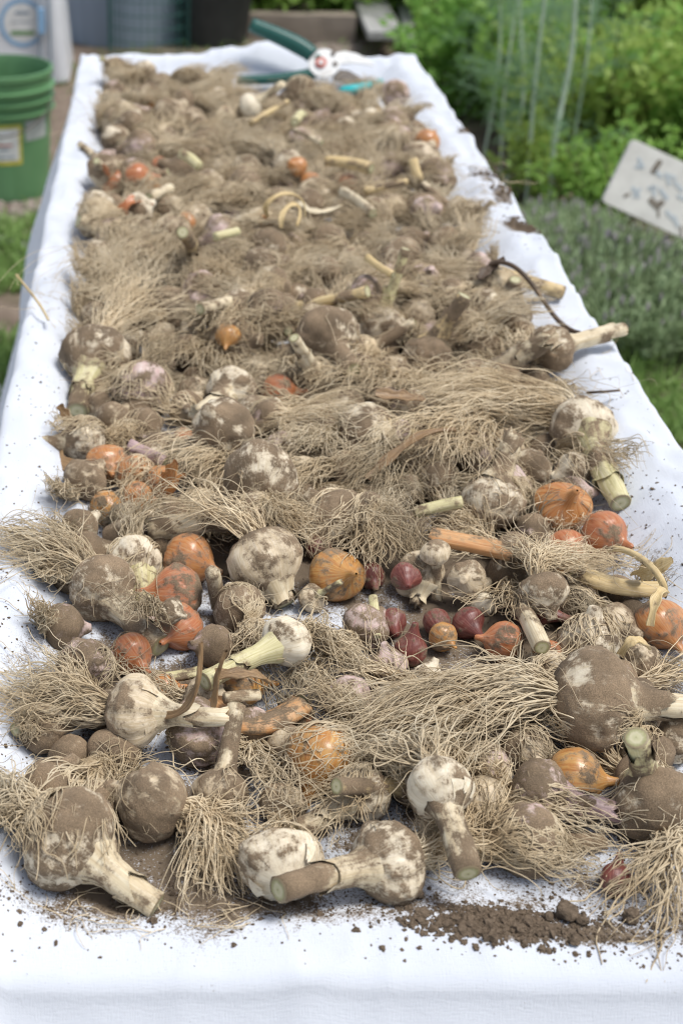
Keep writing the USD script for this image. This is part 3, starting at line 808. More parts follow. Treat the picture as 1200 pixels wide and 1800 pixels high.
I('o', 243, 876, 30, 'orange onion under thin roots between the tan one and the stem', ax=(1, -0.4, 0.1), skin='onion', dirt=0.3)
I('o', 490, 692, 34, 'pinkish orange onion half buried behind the front of the root mats', ax=(1, 0, 0.1), skin='onion_r', dirt=0.25)
I('o', 560, 965, 24, 'dark red onion tip behind the golden onion', ax=(0.3, 0.9, 0.3), skin='shallot', dirt=0.4)

I('s', 653, 1014, 25, 'round dark red shallot touching the golden onion', ax=(0.1, -1, -0.1), dirt=0.3, squash=0.8)
I('s', 713, 1014, 26, 'bright red shallot lying on the ribbed garlic', ax=(-0.05, -1, 0.1), dirt=0.25, lift=0.028, squash=0.8)
I('s', 688, 1096, 27, 'purple shallot with green yellow neck among the small bulbs', ax=(0.05, -1, 0.1), dirt=0.34, squash=0.85)
I('s', 823, 1096, 29, 'round red brown shallot with neck pointing to the viewer', ax=(0.35, -1, 0), dirt=0.2, squash=0.85)
I('s', 768, 1096, 25, 'dark red shallot beside a golden scrap, left of the round red brown one', ax=(0.15, -1, 0), dirt=0.25)
I('s', 722, 1142, 28, 'darkest shallot in the gap above the two small pale garlics', ax=(0.1, 0.2, 1), dirt=0.35)
I('s', 935, 1072, 30, 'long purple shallot pointing right under the root brush', ax=(1, -0.5, 0), dirt=0.35, squash=1.25)
I('s', 1082, 1545, 28, 'red shallot hidden behind the hanging roots at front right', ax=(0.3, 0.8, 0.3), dirt=0.1)
I('c', 838, 1030, 22, 'cream garlic clove with dark end, upper of the pair', ax=(1, 0.5, 0.1), dirt=0.18, skin='garlic_t')
I('c', 850, 1062, 20, 'clean cream garlic clove, lower of the pair', ax=(1, 0.35, 0.1), dirt=0.02)
I('o', 778, 1120, 26, 'golden scrap of onion between dark shallot and fine roots', ax=(0.5, -1, 0), skin='onion_y', dirt=0.4)
I('c', 900, 865, 34, 'pinkish garlic clove behind the white patched garlic with upright stem', ax=(0.1, 0.4, 0.9), dirt=0.3, skin='garlic_p')

# ------------------------------------------------------------------ small garlics round the shallots
I('g', 735, 1010, 44, 'ribbed tan garlic behind the bright red shallot with roots fanning up', ax=(0.1, -1, -0.1), tip=(730, 1062), root=(700, 925), n=70, skin='garlic_t', dirt=0.25, rz=0.045, spread=0.5, cut=False)
I('g', 765, 972, 27, 'small round pale garlic on a thin bent neck beside the shallots', tip=(770, 1052), sr=8, skin='garlic_t', dirt=0.2, lift=0.045, cut=False)
I('g', 820, 1018, 33, 'dusty tan garlic behind the cream cloves', ax=(-0.3, -0.7, 0.4), skin='garlic_t', dirt=0.4)
I('g', 548, 1052, 25, 'tiny grey garlic in front of the golden onion', tip=(600, 1022), sr=5, tz=0.05, skin='garlic_t', dirt=0.45, stem='stem_g', cut=False)
I('g', 684, 1168, 32, 'small pinkish garlic, left of the two below the shallots', ax=(-0.2, 0.3, 0.7), skin='garlic_p', dirt=0.48)
I('g', 752, 1192, 29, 'small white striped garlic, right of the two below the shallots', ax=(0.3, 0.4, 0.6), skin='garlic_w', dirt=0.3)
I('g', 1126, 1166, 36, 'small brown garlic with dry ringed neck near the large orange onion', ax=(-0.2, -0.3, 0.8), skin='garlic_t', dirt=0.4, root=(1190, 1190), n=40)
I('g', 955, 1040, 40, 'dirty garlic under the upright brush of roots at right', ax=(0.2, -0.6, -0.6), dirt=0.7, root=(985, 985), n=150, rz=0.05, spread=0.6, arch=0.15, rfine=1.0, splay=0.5)

# ------------------------------------------------------------------ garlic of the front and the middle
I('g', 590, 912, 54, 'grey dirt coated garlic in the centre above the golden onion', ax=(-0.5, 0.3, 0.35), dirt=0.72, root=(680, 900), n=110, rz=0.05, spread=0.45, rfine=1.3)
I('g', 465, 985, 66, 'largest tan garlic left of centre with short neck towards the viewer', tip=(502, 1062), sr=19, skin='garlic_t', dirt=0.48, root=(330, 900), n=70, rz=0.05, flakes=2, lift=0.008, tz=0.012)
I('g', 236, 990, 51, 'clean white garlic with short neck at left, below the dirty thick stem', tip=(265, 1092), sr=20, dirt=0.26, root=(250, 890), n=60, rz=0.06, stem='stem_g', flakes=1)
I('g', 180, 1035, 60, 'dirty garlic near the left rim with a broad brush of roots to the upper left', tip=(282, 1135), sr=21, dirt=0.62, root=(30, 960), n=230, rz=0.045, spread=0.36, splay=1.3)
I('g', 300, 1075, 24, 'muddy garlic neck between the copper onions', ax=(0.8, -0.5, 0), dirt=0.6, root=(235, 1090), n=60, rz=0.07)
I('g', 458, 850, 70, 'big dirt caked garlic under combed roots in the left middle', ax=(0.1, 0.9, 0.1), dirt=0.60, root=(470, 920), n=120, rz=0.055, spread=0.45, lift=0.02, arch=0.6)
I('g', 448, 905, 38, 'dirty garlic whose thick stem points left above the copper onions', tip=(264, 930), sr=22, dirt=0.65, sdirt=0.35, root=(560, 960), n=50, tz=0.035)
I('g', 865, 883, 54, 'white patched garlic with upright stem, soil stuck below, right of centre', tip=(905, 762), tz=0.085, sr=17, dirt=0.52, root=(800, 920), n=70, ax=(0.12, 0.45, 0.55), rz=0.02, cut=False)
I('g', 1024, 752, 56, 'soil topped white garlic by the right rim with thick green ended stem', tip=(1090, 884), sr=19, dirt=0.50, sdirt=0.12, root=(770, 705), n=190, rz=0.06, spread=0.14, comb=True, stem='stem_g', ax=(0.15, -0.75, 0.1), splay=0.6, tz=0.03, rjit=0.12)
I('g', 905, 742, 36, 'buried garlic whose pale combed roots curl in a loop right of centre', ax=(1, 0.2, 0.1), dirt=0.7, root=(775, 805), n=150, rz=0.06, spread=0.22, comb=True, rjit=0.12)
I('g', 645, 768, 58, 'dark dirt caked garlic with one clean white patch and thin stem to the right', tip=(790, 757), sr=9, dirt=0.72, root=(540, 790), n=100, stem='straw', tz=0.06, rz=0.05)
I('g', 745, 812, 48, 'dirt caked garlic below the combed roots in the middle', ax=(0.6, -0.6, 0.3), dirt=0.78, root=(640, 860), n=90, rz=0.04)
I('g', 735, 722, 38, 'smooth brown garlic left of the pale combed roots', ax=(0.4, -0.5, 0.3), dirt=0.72)
I('g', 560, 670, 40, 'dirty garlic with a pale stem rising to the upper left in the middle', tip=(517, 594), sr=11, dirt=0.62, sdirt=0.15, root=(480, 640), n=70, tz=0.10)
I('g', 575, 588, 53, 'dirt coated garlic whose thick stem points at the viewer with green cut end', tip=(621, 650), sr=16, dirt=0.78, sdirt=0.75, root=(470, 580), n=80, tz=0.055, rz=0.05, lift=0.03)
I('g', 668, 578, 45, 'garlic with a large white patch and raised stem right of the viewer pointing one', tip=(712, 438), sr=9, dirt=0.55, root=(640, 650), n=60, tz=0.135, ax=(0.05, 0.6, 0.6), stem='stem_g', rz=0.05)
I('g', 750, 628, 42, 'dirty garlic with a tan upright stem behind the combed roots', tip=(815, 520), sr=14, dirt=0.65, root=(690, 690), n=80, tz=0.11, stem='straw', ax=(0.2, 0.5, 0.5), rz=0.05)
I('g', 690, 655, 30, 'small dirty garlic below the white patched one in the middle', ax=(0.1, -0.8, 0.3), dirt=0.7, root=(620, 700), n=50, rz=0.05)
I('g', 888, 552, 46, 'dirty garlic with bright white splash near the right rim', ax=(0.2, 0.4, 0.7), dirt=0.66, root=(810, 600), n=90, tip=(905, 492), tz=0.09, sr=12, rz=0.045)
I('g', 968, 612, 42, 'brown garlic at the right rim whose dry stem sticks out over the cloth edge', tip=(1096, 578), sr=13, dirt=0.72, sdirt=0.15, tz=0.075, root=(880, 620), n=60, lift=0.02)
I('g', 838, 672, 40, 'dirty garlic with a thick cream stem crossing up to the right rim', tip=(970, 592), sr=19, dirt=0.68, sdirt=0.28, tz=0.10, root=(900, 720), n=90, cut=False, rz=0.05)
I('g', 168, 627, 60, 'speckled dirty garlic by the left rim with stem towards the viewer', tip=(136, 722), sr=19, dirt=0.70, sdirt=0.35, root=(260, 520), n=110, rz=0.07, stem='stem_g', tz=0.02)
I('g', 250, 688, 54, 'pink tinged garlic with clove ridges right of the speckled one', tip=(236, 752), sr=17, skin='garlic_p', dirt=0.50, root=(290, 600), n=90, rz=0.07, cut=False, tz=0.015)
I('g', 148, 775, 44, 'white streaked garlic at the left rim with bent stem pointing left', tip=(68, 782), sr=15, dirt=0.55, sdirt=0.4, tz=0.03, root=(260, 770), n=60)
I('g', 412, 607, 47, 'smooth brown dirt ball garlic in the left middle', ax=(0.5, -0.4, 0.3), dirt=0.92, root=(320, 640), n=60, rz=0.05)
I('g', 428, 552, 44, 'dirt coated garlic with white flash behind the smooth brown ball', ax=(0.9, 0.1, 0.3), dirt=0.68, root=(330, 560), n=90, rz=0.06, lift=0.02)
I('g', 345, 692, 30, 'small muddy garlic left of the pale necked one', ax=(0.1, -0.9, 0.3), dirt=0.6, skin='garlic_t')
I('g', 405, 690, 45, 'dirty garlic with pale neck curving to the left', tip=(348, 728), sr=17, dirt=0.55, sdirt=0.25, root=(470, 640), n=70, cut=False, tz=0.05)
I('g', 392, 752, 54, 'thick dirt caked garlic above the small smooth orange onion', ax=(-0.3, -0.3, 0.5), dirt=0.80, root=(330, 830), n=100, rz=0.04, lift=0.025)
I('g', 452, 735, 38, 'cream and dirt garlic behind the combed roots of the left middle', ax=(0.6, 0.3, 0.4), dirt=0.5, root=(590, 740), n=100, rz=0.05)
I('g', 150, 1178, 53, 'dusty purple tinged garlic lying apart by the left rim', ax=(0.2, -0.3, 0.3), skin='garlic_p', dirt=0.66, root=(70, 1240), n=25)
I('g', 345, 1290, 58, 'pinkish dirty garlic under the cream stem at left', ax=(1, 0.1, 0), skin='garlic_p', dirt=0.55, root=(420, 1330), n=50)
I('g', 238, 1252, 62, 'papery tan garlic with cream stem to the right and wide roots to the left', tip=(402, 1262), sr=17, skin='garlic_t', dirt=0.28, sdirt=0.1, root=(35, 1235), n=210, rz=0.03, tz=0.055, flakes=3, lift=0.02, spread=0.28, cut=False)
I('g', 503, 1128, 47, 'clean white garlic with a long green white stem to the lower left', tip=(360, 1198), sr=16, dirt=0.24, sdirt=0.0, root=(610, 1165), n=130, stem='stem_g', tz=0.05, rz=0.02, flakes=1, spread=0.35, lift=0.022, arch=0.2)
I('g', 1035, 1132, 53, 'pale lumpy garlic head behind the biggest soil coated garlic', ax=(0.1, 0.3, 0.8), dirt=0.42, skin='garlic_w')
I('g', 1040, 1228, 86, 'biggest soil coated garlic with thick cream stem running off to the right', tip=(1230, 1243), sr=24, dirt=0.82, sdirt=0.05, root=(700, 1270), n=330, rz=0.045, spread=0.20, tz=0.05, lift=0.012, flakes=1, arch=0.34, w0=0.0012)
I('g', 860, 1275, 50, 'garlic buried under the great wave of roots at front centre right', ax=(0.9, 0.4, 0.2), dirt=0.75, root=(735, 1360), n=150, rz=0.03, spread=0.28, arch=0.5)
I('g', 690, 1250, 45, 'garlic buried under roots in the front centre', ax=(0.8, 0.6, 0.1), dirt=0.7, root=(570, 1240), n=150, rz=0.03, spread=0.25, arch=0.25)
I('g', 1190, 1300, 42, 'dirty garlic cut by the right edge of the picture', ax=(0.8, -0.4, 0.1), dirt=0.6, root=(1080, 1300), n=80, rz=0.03)
I('g', 270, 1410, 70, 'tall brown and cream garlic second from the left in the front row', ax=(-0.75, 0.25, 0.1), skin='garlic_t', dirt=0.62, root=(410, 1520), n=330, rz=0.008, spread=0.45, flakes=1)
I('g', 122, 1475, 88, 'large front left garlic with white streaks and thick stem to the lower right', tip=(275, 1592), sr=24, dirt=0.66, sdirt=0.3, root=(-20, 1400), n=150, rz=0.04, flakes=3, spread=0.3, w0=0.0012, tz=0.014)
I('g', 638, 1395, 52, 'pale papery garlic behind the front row with stem to the lower left', tip=(520, 1462), sr=18, dirt=0.45, skin='garlic_w', sdirt=0.5, root=(720, 1340), n=120, rz=0.05, flakes=2, tz=0.02)
I('g', 495, 1520, 73, 'round front garlic showing its torn papery crown to the viewer', ax=(0.12, -0.95, 0.1), dirt=0.40, skin='garlic_w', flakes=3, squash=0.8)
I('g', 682, 1515, 70, 'dirt streaked front garlic with stem pointing left and pale cut end', tip=(490, 1565), sr=23, dirt=0.66, sdirt=0.5, root=(800, 1460), n=170, tz=0.045, rz=0.02, spread=0.4)
I('g', 772, 1385, 60, 'white topped garlic in front with thick peeling stem towards the viewer', tip=(822, 1535), sr=23, dirt=0.45, sdirt=0.22, root=(690, 1335), n=150, rz=0.03, flakes=3, tz=0.05, spread=0.5, w0=0.0012, lift=0.035)
I('g', 795, 1470, 30, 'muddy root ball under the peeling stem', ax=(-0.6, 0.7, -0.1), dirt=0.85, root=(1000, 1520), n=90, rz=0.012, spread=0.16, w0=0.0013, fine=True, arch=0.15)
I('g', 945, 1395, 60, 'dusty garlic with purple stem, upper of the overlapping pair at front right', tip=(1085, 1428), sr=18, dirt=0.68, skin='garlic_p', stem='stem_p', sdirt=0.15, tz=0.03, root=(870, 1350), n=26, cut=False, rz=0.05)
I('g', 925, 1478, 62, 'dusty grey garlic, lower of the overlapping pair at front right', tip=(1060, 1480), sr=14, dirt=0.72, skin='garlic_p', sdirt=0.7, root=(850, 1440), n=30, cut=False)
I('g', 1150, 1415, 72, 'soil caked garlic at the front right corner with roots hanging over the edge', tip=(1118, 1298), tz=0.10, sr=20, dirt=0.86, sdirt=0.15, root=(1145, 1640), n=75, rz=0.0, spread=0.34, ax=(-0.1, 0.85, 0.30), w0=0.0019, arch=0.7, stem='stem_g', rjit=0.35, splay=1.1, rfine=0.4)

# ------------------------------------------------------------------ loose stalks and dry leaves
stalk('onion_stalk', 'long thick orange to tan onion stalk running right above the root brush', 'onion stalk', [(758, 942, 0.05), (880, 972, 0.05), (1005, 995, 0.045)], 22, 'stem_o', dirt=0.2, ell=0.6, cut=False)
stalk('straw_stalk', 'broad flat straw stalk ending at the right rim above the large orange onion', 'onion stalk', [(1000, 992, 0.045), (1080, 1020, 0.04), (1168, 1035, 0.04)], 20, 'straw', dirt=0.2, ell=0.5)
stalk('green_stalk', 'yellow stalk piece left of the white patched garlic with upright stem', 'stalk', [(728, 902, 0.035), (812, 882, 0.045)], 11, 'stem_g', dirt=0.05)
stalk('pink_stalk', 'short pink and white stem piece among the onions at left', 'stalk', [(228, 782, 0.04), (290, 812, 0.03)], 12, 'stem_p', dirt=-0.1)
stalk('stem_stub', 'whitish upright stem stub between copper onions and tan garlic', 'stalk', [(384, 1068, 0.012), (378, 1040, 0.03), (373, 1006, 0.06)], 13, 'stem', dirt=0.5, cut=False)
stalk('onion_stalk', 'thick orange onion stalk lying under the dry leaves left of centre', 'onion stalk', [(375, 1238, 0.03), (450, 1268, 0.03), (530, 1240, 0.03)], 24, 'stem_o', dirt=0.25, ell=0.7)
stalk('green_stalk', 'mottled stem with green end above the pale lumpy garlic', 'stalk', [(918, 1070, 0.04), (952, 1138, 0.045)], 15, 'stem', dirt=0.3)
stalk('green_stalk', 'pale green stalk under the long white stem at left centre', 'stalk', [(280, 1192, 0.02), (352, 1180, 0.02)], 13, 'stem_g', dirt=0.0, ell=0.6)
stalk('white_stalk', 'dirty white stalk lying below the curled dry leaves', 'stalk', [(395, 1228, 0.05), (455, 1222, 0.045)], 10, 'stem', dirt=0.25)
stalk('shallot_stalk', 'green and cream shallot stalk hanging left of the purple shallot', 'stalk', [(655, 1050, 0.035), (662, 1120, 0.025)], 8, 'stem_g', dirt=0.1)
stalk('twig', 'tan dry twig bent over the reddish onion at the right rim', 'twig', [(1068, 968, 0.06), (1110, 985, 0.075), (1160, 1030, 0.075), (1165, 1045, 0.06)], 6, 'straw', dirt=0.3, cut=False)
dry_leaf('dark brown curled leaf standing up left of the long white stem', [(290, 1258, 0.055), (335, 1235, 0.075), (352, 1190, 0.10), (354, 1130, 0.13)], 8, (0.2, 2.3))
dry_leaf('narrow brown leaf strip right of the dark curled leaf', [(375, 1245, 0.06), (382, 1200, 0.085), (398, 1145, 0.12)], 6, (0.2, 2.0))
dry_leaf('brown dry leaf folded between the white stem and the yellow onion', [(380, 1190, 0.06), (430, 1185, 0.065), (470, 1200, 0.05)], 14, (0.8, 1.6))
dry_leaf('curled brown leaf wrapped under the garlic at the left rim', [(98, 795, 0.02), (125, 822, 0.02), (190, 835, 0.02)], 14, (0.2, 1.2))
dry_leaf('thin brown leaf tip standing behind the garlic at the left rim', [(104, 712, 0.06), (122, 738, 0.04), (132, 752, 0.03)], 8, (0.1, 0.3))
dry_leaf('orange torn onion skin standing beside the dirt caked garlic', [(282, 850, 0.03), (302, 835, 0.05), (310, 812, 0.07)], 14, (0.0, 1.0), 'onion')
dry_leaf('long brown leaf sagging from the thin stem in the middle', [(645, 842, 0.045), (690, 800, 0.06), (740, 768, 0.075), (800, 758, 0.08)], 9, (0.4, 1.3))
dry_leaf('brown leaf scrap between the middle garlic and the combed roots', [(660, 690, 0.08), (700, 698, 0.075), (745, 700, 0.07)], 11, (0.3, 1.0))
dry_leaf('pale papery husk at the tip of the flat straw stalk', [(1120, 1010, 0.05), (1150, 1000, 0.07), (1182, 985, 0.085)], 13, (0.2, 0.9), 'straw')
dry_leaf('dry ringed neck leaf over the small brown garlic at right', [(1090, 1150, 0.06), (1110, 1128, 0.075), (1140, 1140, 0.06)], 8, (0.3, 1.2), 'straw')
dry_leaf('shrivelled straw leaf on the crown of the large orange onion', [(1142, 1100, 0.075), (1150, 1065, 0.09), (1172, 1040, 0.08)], 8, (0.3, 1.2), 'straw')
stalk('dried_twig', 'thin black dried stem arching over the right rim', 'dried stem', [(845, 485, 0.085), (880, 458, 0.11), (918, 470, 0.11), (965, 530, 0.075), (1018, 585, 0.055)], 4.0, 'twig', dirt=-0.2, cut=False)
dry_leaf('dark shrivelled leaf at the foot of the black dried stem', [(842, 490, 0.09), (862, 470, 0.10), (888, 456, 0.11)], 9, (0.2, 1.0), 'twig')
stalk('grass_straw', 'single straw poking out over the left cloth edge', 'straw', [(28, 482, 0.10), (52, 518, 0.075), (85, 562, 0.06)], 2.2, 'straw', dirt=-0.2, cut=False)
stalk('twig', 'red brown twig lying on the right rim above the soil topped garlic', 'twig', [(1032, 690, 0.05), (1060, 688, 0.06), (1088, 686, 0.055)], 2.5, 'twig', dirt=-0.2, cut=False)

# ------------------------------------------------------------------ the far half: what stands out of the root mats
I('g', 240, 425, 40, 'dirty garlic far left whose cream stem reaches the left rim', tip=(138, 388), sr=14, dirt=0.7, sdirt=0.3, tz=0.075, root=(250, 500), n=110, rz=0.06)
I('g', 340, 470, 32, 'garlic with a short upright green ended stem in the left root mat', tip=(321, 408), sr=11, tz=0.14, dirt=0.7, sdirt=0.6, root=(430, 500), n=90, stem='straw', ax=(-0.1, 0.35, 0.7), rz=0.06)
I('g', 475, 502, 34, 'dirty garlic with cream stem lying left across the root mat', tip=(352, 543), sr=10, dirt=0.7, sdirt=0.1, tz=0.085, root=(560, 470), n=90, rz=0.06, lift=0.035)
I('g', 500, 545, 30, 'garlic half buried with a tan cut stem to the right', tip=(645, 512), sr=11, dirt=0.7, sdirt=0.3, tz=0.09, stem='straw', root=(430, 590), n=80, rz=0.06)
I('g', 742, 492, 30, 'pinkish white garlic head in the far root mat right of centre', ax=(0.2, -0.4, 0.6), skin='garlic_p', dirt=0.22, lift=0.05)
I('g', 750, 375, 30, 'pale pink garlic buried in the far right root mat', ax=(0.3, -0.5, 0.4), skin='garlic_p', dirt=0.4, root=(830, 400), n=100, rz=0.05, lift=0.03)
I('g', 215, 215, 36, 'white flecked garlic near the far left corner', ax=(0.5, -0.5, 0.4), dirt=0.55, root=(195, 185), n=90, rz=0.05, lift=0.02)
I('g', 440, 185, 22, 'bright white garlic with forked stem near the far end', tip=(498, 146), sr=7, dirt=0.05, sdirt=0.1, tz=0.13, lift=0.06, cut=False)
I('o', 457, 392, 26, 'glossy orange onion in the middle of the far root mats', ax=(0.2, -0.6, 0.5), skin='onion', dirt=0.1, lift=0.045)
I('o', 490, 398, 20, 'dark copper onion right of the glossy orange one', ax=(0.7, -0.4, 0.3), skin='onion', dirt=0.3, lift=0.04)
I('o', 243, 312, 27, 'red orange onion of the far left cluster, right one', ax=(0.9, -0.2, 0.1), skin='onion_r', dirt=0.15, lift=0.035)
I('o', 202, 322, 23, 'red orange onion of the far left cluster, left one', ax=(-0.5, 0.5, 0.3), skin='onion_r', dirt=0.25, lift=0.02)
I('o', 262, 326, 17, 'yellow onion below the red one in the far left cluster', ax=(0.9, -0.5, 0.1), skin='onion_y', dirt=0.2, lift=0.04)
I('o', 522, 292, 18, 'orange onion left of the tan stalk in the far middle', ax=(-0.4, -0.4, 0.3), skin='onion', dirt=0.1, lift=0.055)
I('o', 612, 324, 19, 'red onion in the hollow below the far tan stalk', ax=(0.3, -0.8, 0.3), skin='onion_r', dirt=0.2, lift=0.03)
I('o', 545, 318, 17, 'dull orange onion under the far root mats left of the red one', ax=(0.3, -0.8, 0.3), skin='onion', dirt=0.35, lift=0.04)
I('o', 750, 250, 24, 'orange onion with bare shoulder at the far right edge of the heap', ax=(0.4, 0.6, 0.3), skin='onion', dirt=0.15, lift=0.02)
I('o', 232, 247, 15, 'small orange onion below the white flecked far left garlic', ax=(0.8, -0.4, 0.1), skin='onion', dirt=0.05, lift=0.03)
stalk('tan_stalk', 'thick tan stalk with white cut end in the far middle', 'stalk', [(572, 282, 0.085), (652, 296, 0.085)], 10, 'straw', dirt=0.1)
stalk('pale_stalk', 'pale flattened stalk right below the far tan stalk', 'stalk', [(602, 336, 0.08), (655, 375, 0.08)], 9, 'stem', dirt=0.15)
stalk('tan_stalk', 'thin brown stalk leading right from the hollow', 'stalk', [(640, 335, 0.075), (715, 318, 0.085)], 6, 'straw', dirt=0.2)
stalk('tan_stalk', 'short upright tan stalk at the far right of the heap', 'stalk', [(738, 318, 0.07), (726, 280, 0.10)], 8, 'straw', dirt=0.1)
stalk('white_stalk', 'white stalk end with dark hole in the far left', 'stalk', [(350, 292, 0.085), (318, 268, 0.10)], 9, 'stem_g', dirt=0.0)
stalk('white_stalk', 'short white stalk left of the far middle roots', 'stalk', [(300, 330, 0.085), (262, 346, 0.085)], 9, 'stem', dirt=0.05)
stalk('white_stalk', 'clean white stalk left of the glossy orange onion', 'stalk', [(378, 416, 0.095), (418, 406, 0.095)], 8, 'stem_g', dirt=-0.2)
stalk('tan_stalk', 'tan stalk tilted in the root mat left of the green stem', 'stalk', [(645, 452, 0.12), (690, 482, 0.11)], 7, 'straw', dirt=-0.1)
stalk('green_stalk', 'stout greenish cut stalk lying out on the right rim', 'stalk', [(880, 478, 0.075), (990, 514, 0.055)], 12, 'straw', dirt=0.3)
stalk('tan_stalk', 'long thin tan stem near the far end', 'stalk', [(440, 215, 0.085), (505, 178, 0.105)], 5, 'straw', dirt=0.1)
stalk('pale_stalk', 'pale stalk across the far roots left of the bright oval end', 'stalk', [(518, 228, 0.09), (565, 250, 0.085)], 5, 'stem', dirt=0.1)
stalk('white_stalk', 'bright cut stalk end facing the viewer in the far middle', 'stalk', [(528, 200, 0.085), (518, 214, 0.095)], 8, 'stem_g', dirt=-0.3)
dry_leaf('orange curved onion leaf of the far left', [(212, 388, 0.06), (222, 362, 0.085), (265, 358, 0.08)], 10, (0.2, 1.0), 'onion_r')
dry_leaf('red orange leaf tip standing in the far left cluster', [(190, 320, 0.05), (186, 300, 0.075), (182, 288, 0.09)], 7, (0.2, 0.8), 'onion_r')
dry_leaf('looping straw leaf beside the glossy orange onion', [(470, 380, 0.09), (478, 350, 0.12), (510, 340, 0.125), (535, 380, 0.09)], 5, (0.2, 1.5), 'straw')
dry_leaf('second looping straw leaf right of the glossy orange onion', [(495, 400, 0.09), (500, 370, 0.11), (520, 360, 0.11), (520, 395, 0.09)], 5, (0.2, 1.2), 'straw')
dry_leaf('pale papery leaf in the far middle below the onions', [(525, 355, 0.08), (560, 372, 0.085), (600, 362, 0.08)], 7, (0.4, 1.2), 'stem')

# buried garlic between them, one by one; each is named after the nearest thing that stands out
fr = np.random.default_rng(99)
LAND = [(l.split(' with ')[0].split(' whose ')[0].split(' by the ')[0].split(' at the ')[0].split(' near ')[0].split(' behind ')[0].split(' below ')[0].split(' above ')[0].split(' in the ')[0].split(' beside ')[0].split(' left of ')[0].split(' right of ')[0].split(' in front')[0].split(' lying ')[0].split(' under ')[0].split(' of the ')[0].split(' pointing ')[0].split(' next to ')[0].split(' half ')[0].split(' touching ')[0].split(' showing ')[0].split(', ')[0], c) for l, c in LANDMARKS]
TAKEN = {}


def buried_label(c, has_stem, head=None):
    order = sorted(LAND, key=lambda l: np.linalg.norm(l[1] - c))
    for short, p in order:
        d = c - p
        way = ('right of' if d[0] > 0 else 'left of') if abs(d[0]) > abs(d[1]) * 0.7 else ('behind' if d[1] > 0 else 'in front of')
        lab = f"{head or ('cut stemmed garlic' if has_stem else 'dirt coated garlic')} half buried in roots {way} the {short}"
        if lab not in TAKEN and len(lab.split()) <= 16:
            TAKEN[lab] = 1
            return lab
    return lab


def bury(p, R, lift, dirt, ang, reach, ztop, n, stem_p, w0=0.0013, arch=0.45, cap=None):
    c = np.array([p[0], p[1], float(cloth_z(*p)) + 0.9 * R + lift])
    if any(np.linalg.norm(c - b) < 0.72 * (R + q) for b, q in BULBS):
        c[2] += 0.022
        if any(np.linalg.norm(c - b) < 0.62 * (R + q) for b, q in BULBS):
            return
    ax = np.array([np.cos(ang), np.sin(ang), fr.normal(0.1, 0.25)])
    E = c - norm(ax * np.array([1, 1, 0])) * reach
    E[0] = np.clip(E[0], X0 + 0.08, X1 - 0.10)
    E[1] = min(E[1], Y1 - 0.22)
    E[1] = max(E[1], cap or Y0 + 0.09)
    E[2] = float(cloth_z(E[0], E[1])) + ztop
    sd_ = seed()
    has = fr.random() < stem_p
    sk = fr.choice(['garlic_w', 'garlic_t', 'garlic_p'])
    head = ('small ' if R < 0.0225 else 'large ' if R > 0.027 else '') + {'garlic_w': 'dirty whitish', 'garlic_t': 'dirty tan', 'garlic_p': 'dirty pinkish'}[sk] + (' cut stemmed' if has else '') + ' garlic'
    t = thing('garlic', buried_label(c, has, head), 'garlic', (c[0], c[1], c[2] - R), group='garlic buried in the root mats')
    V, F, at_ = bulb(c, R, norm(ax), 'g' if has else 'h', dirt, sd_, False)
    add('bulb', (V, F), M[sk], t, at_)
    k = len(BULBS)
    BULBS.append((c, R))
    if has:
        T = c + norm(ax + np.array([0, 0, 0.25])) * fr.uniform(0.055, 0.085)
        V, F, at_, P, rad = stem_mesh(c, R, norm(ax), T, 0.0068, sd_ + 7, 0.5)
        s_ = add('stem', (V, F), M[fr.choice(['stem', 'straw'])], t, at_)
        V, F, at_ = cut_disc(P, rad)
        add('cut_end', (V, F), M['cut'], s_, at_)
    roots_later.append((t, c, R, norm(ax), E, n, sd_ + 3, 0.46, False, arch, w0, k, 1.0, 0.3, 0.35, 'g', 0.080 if w0 > 0.00115 else 0.055))


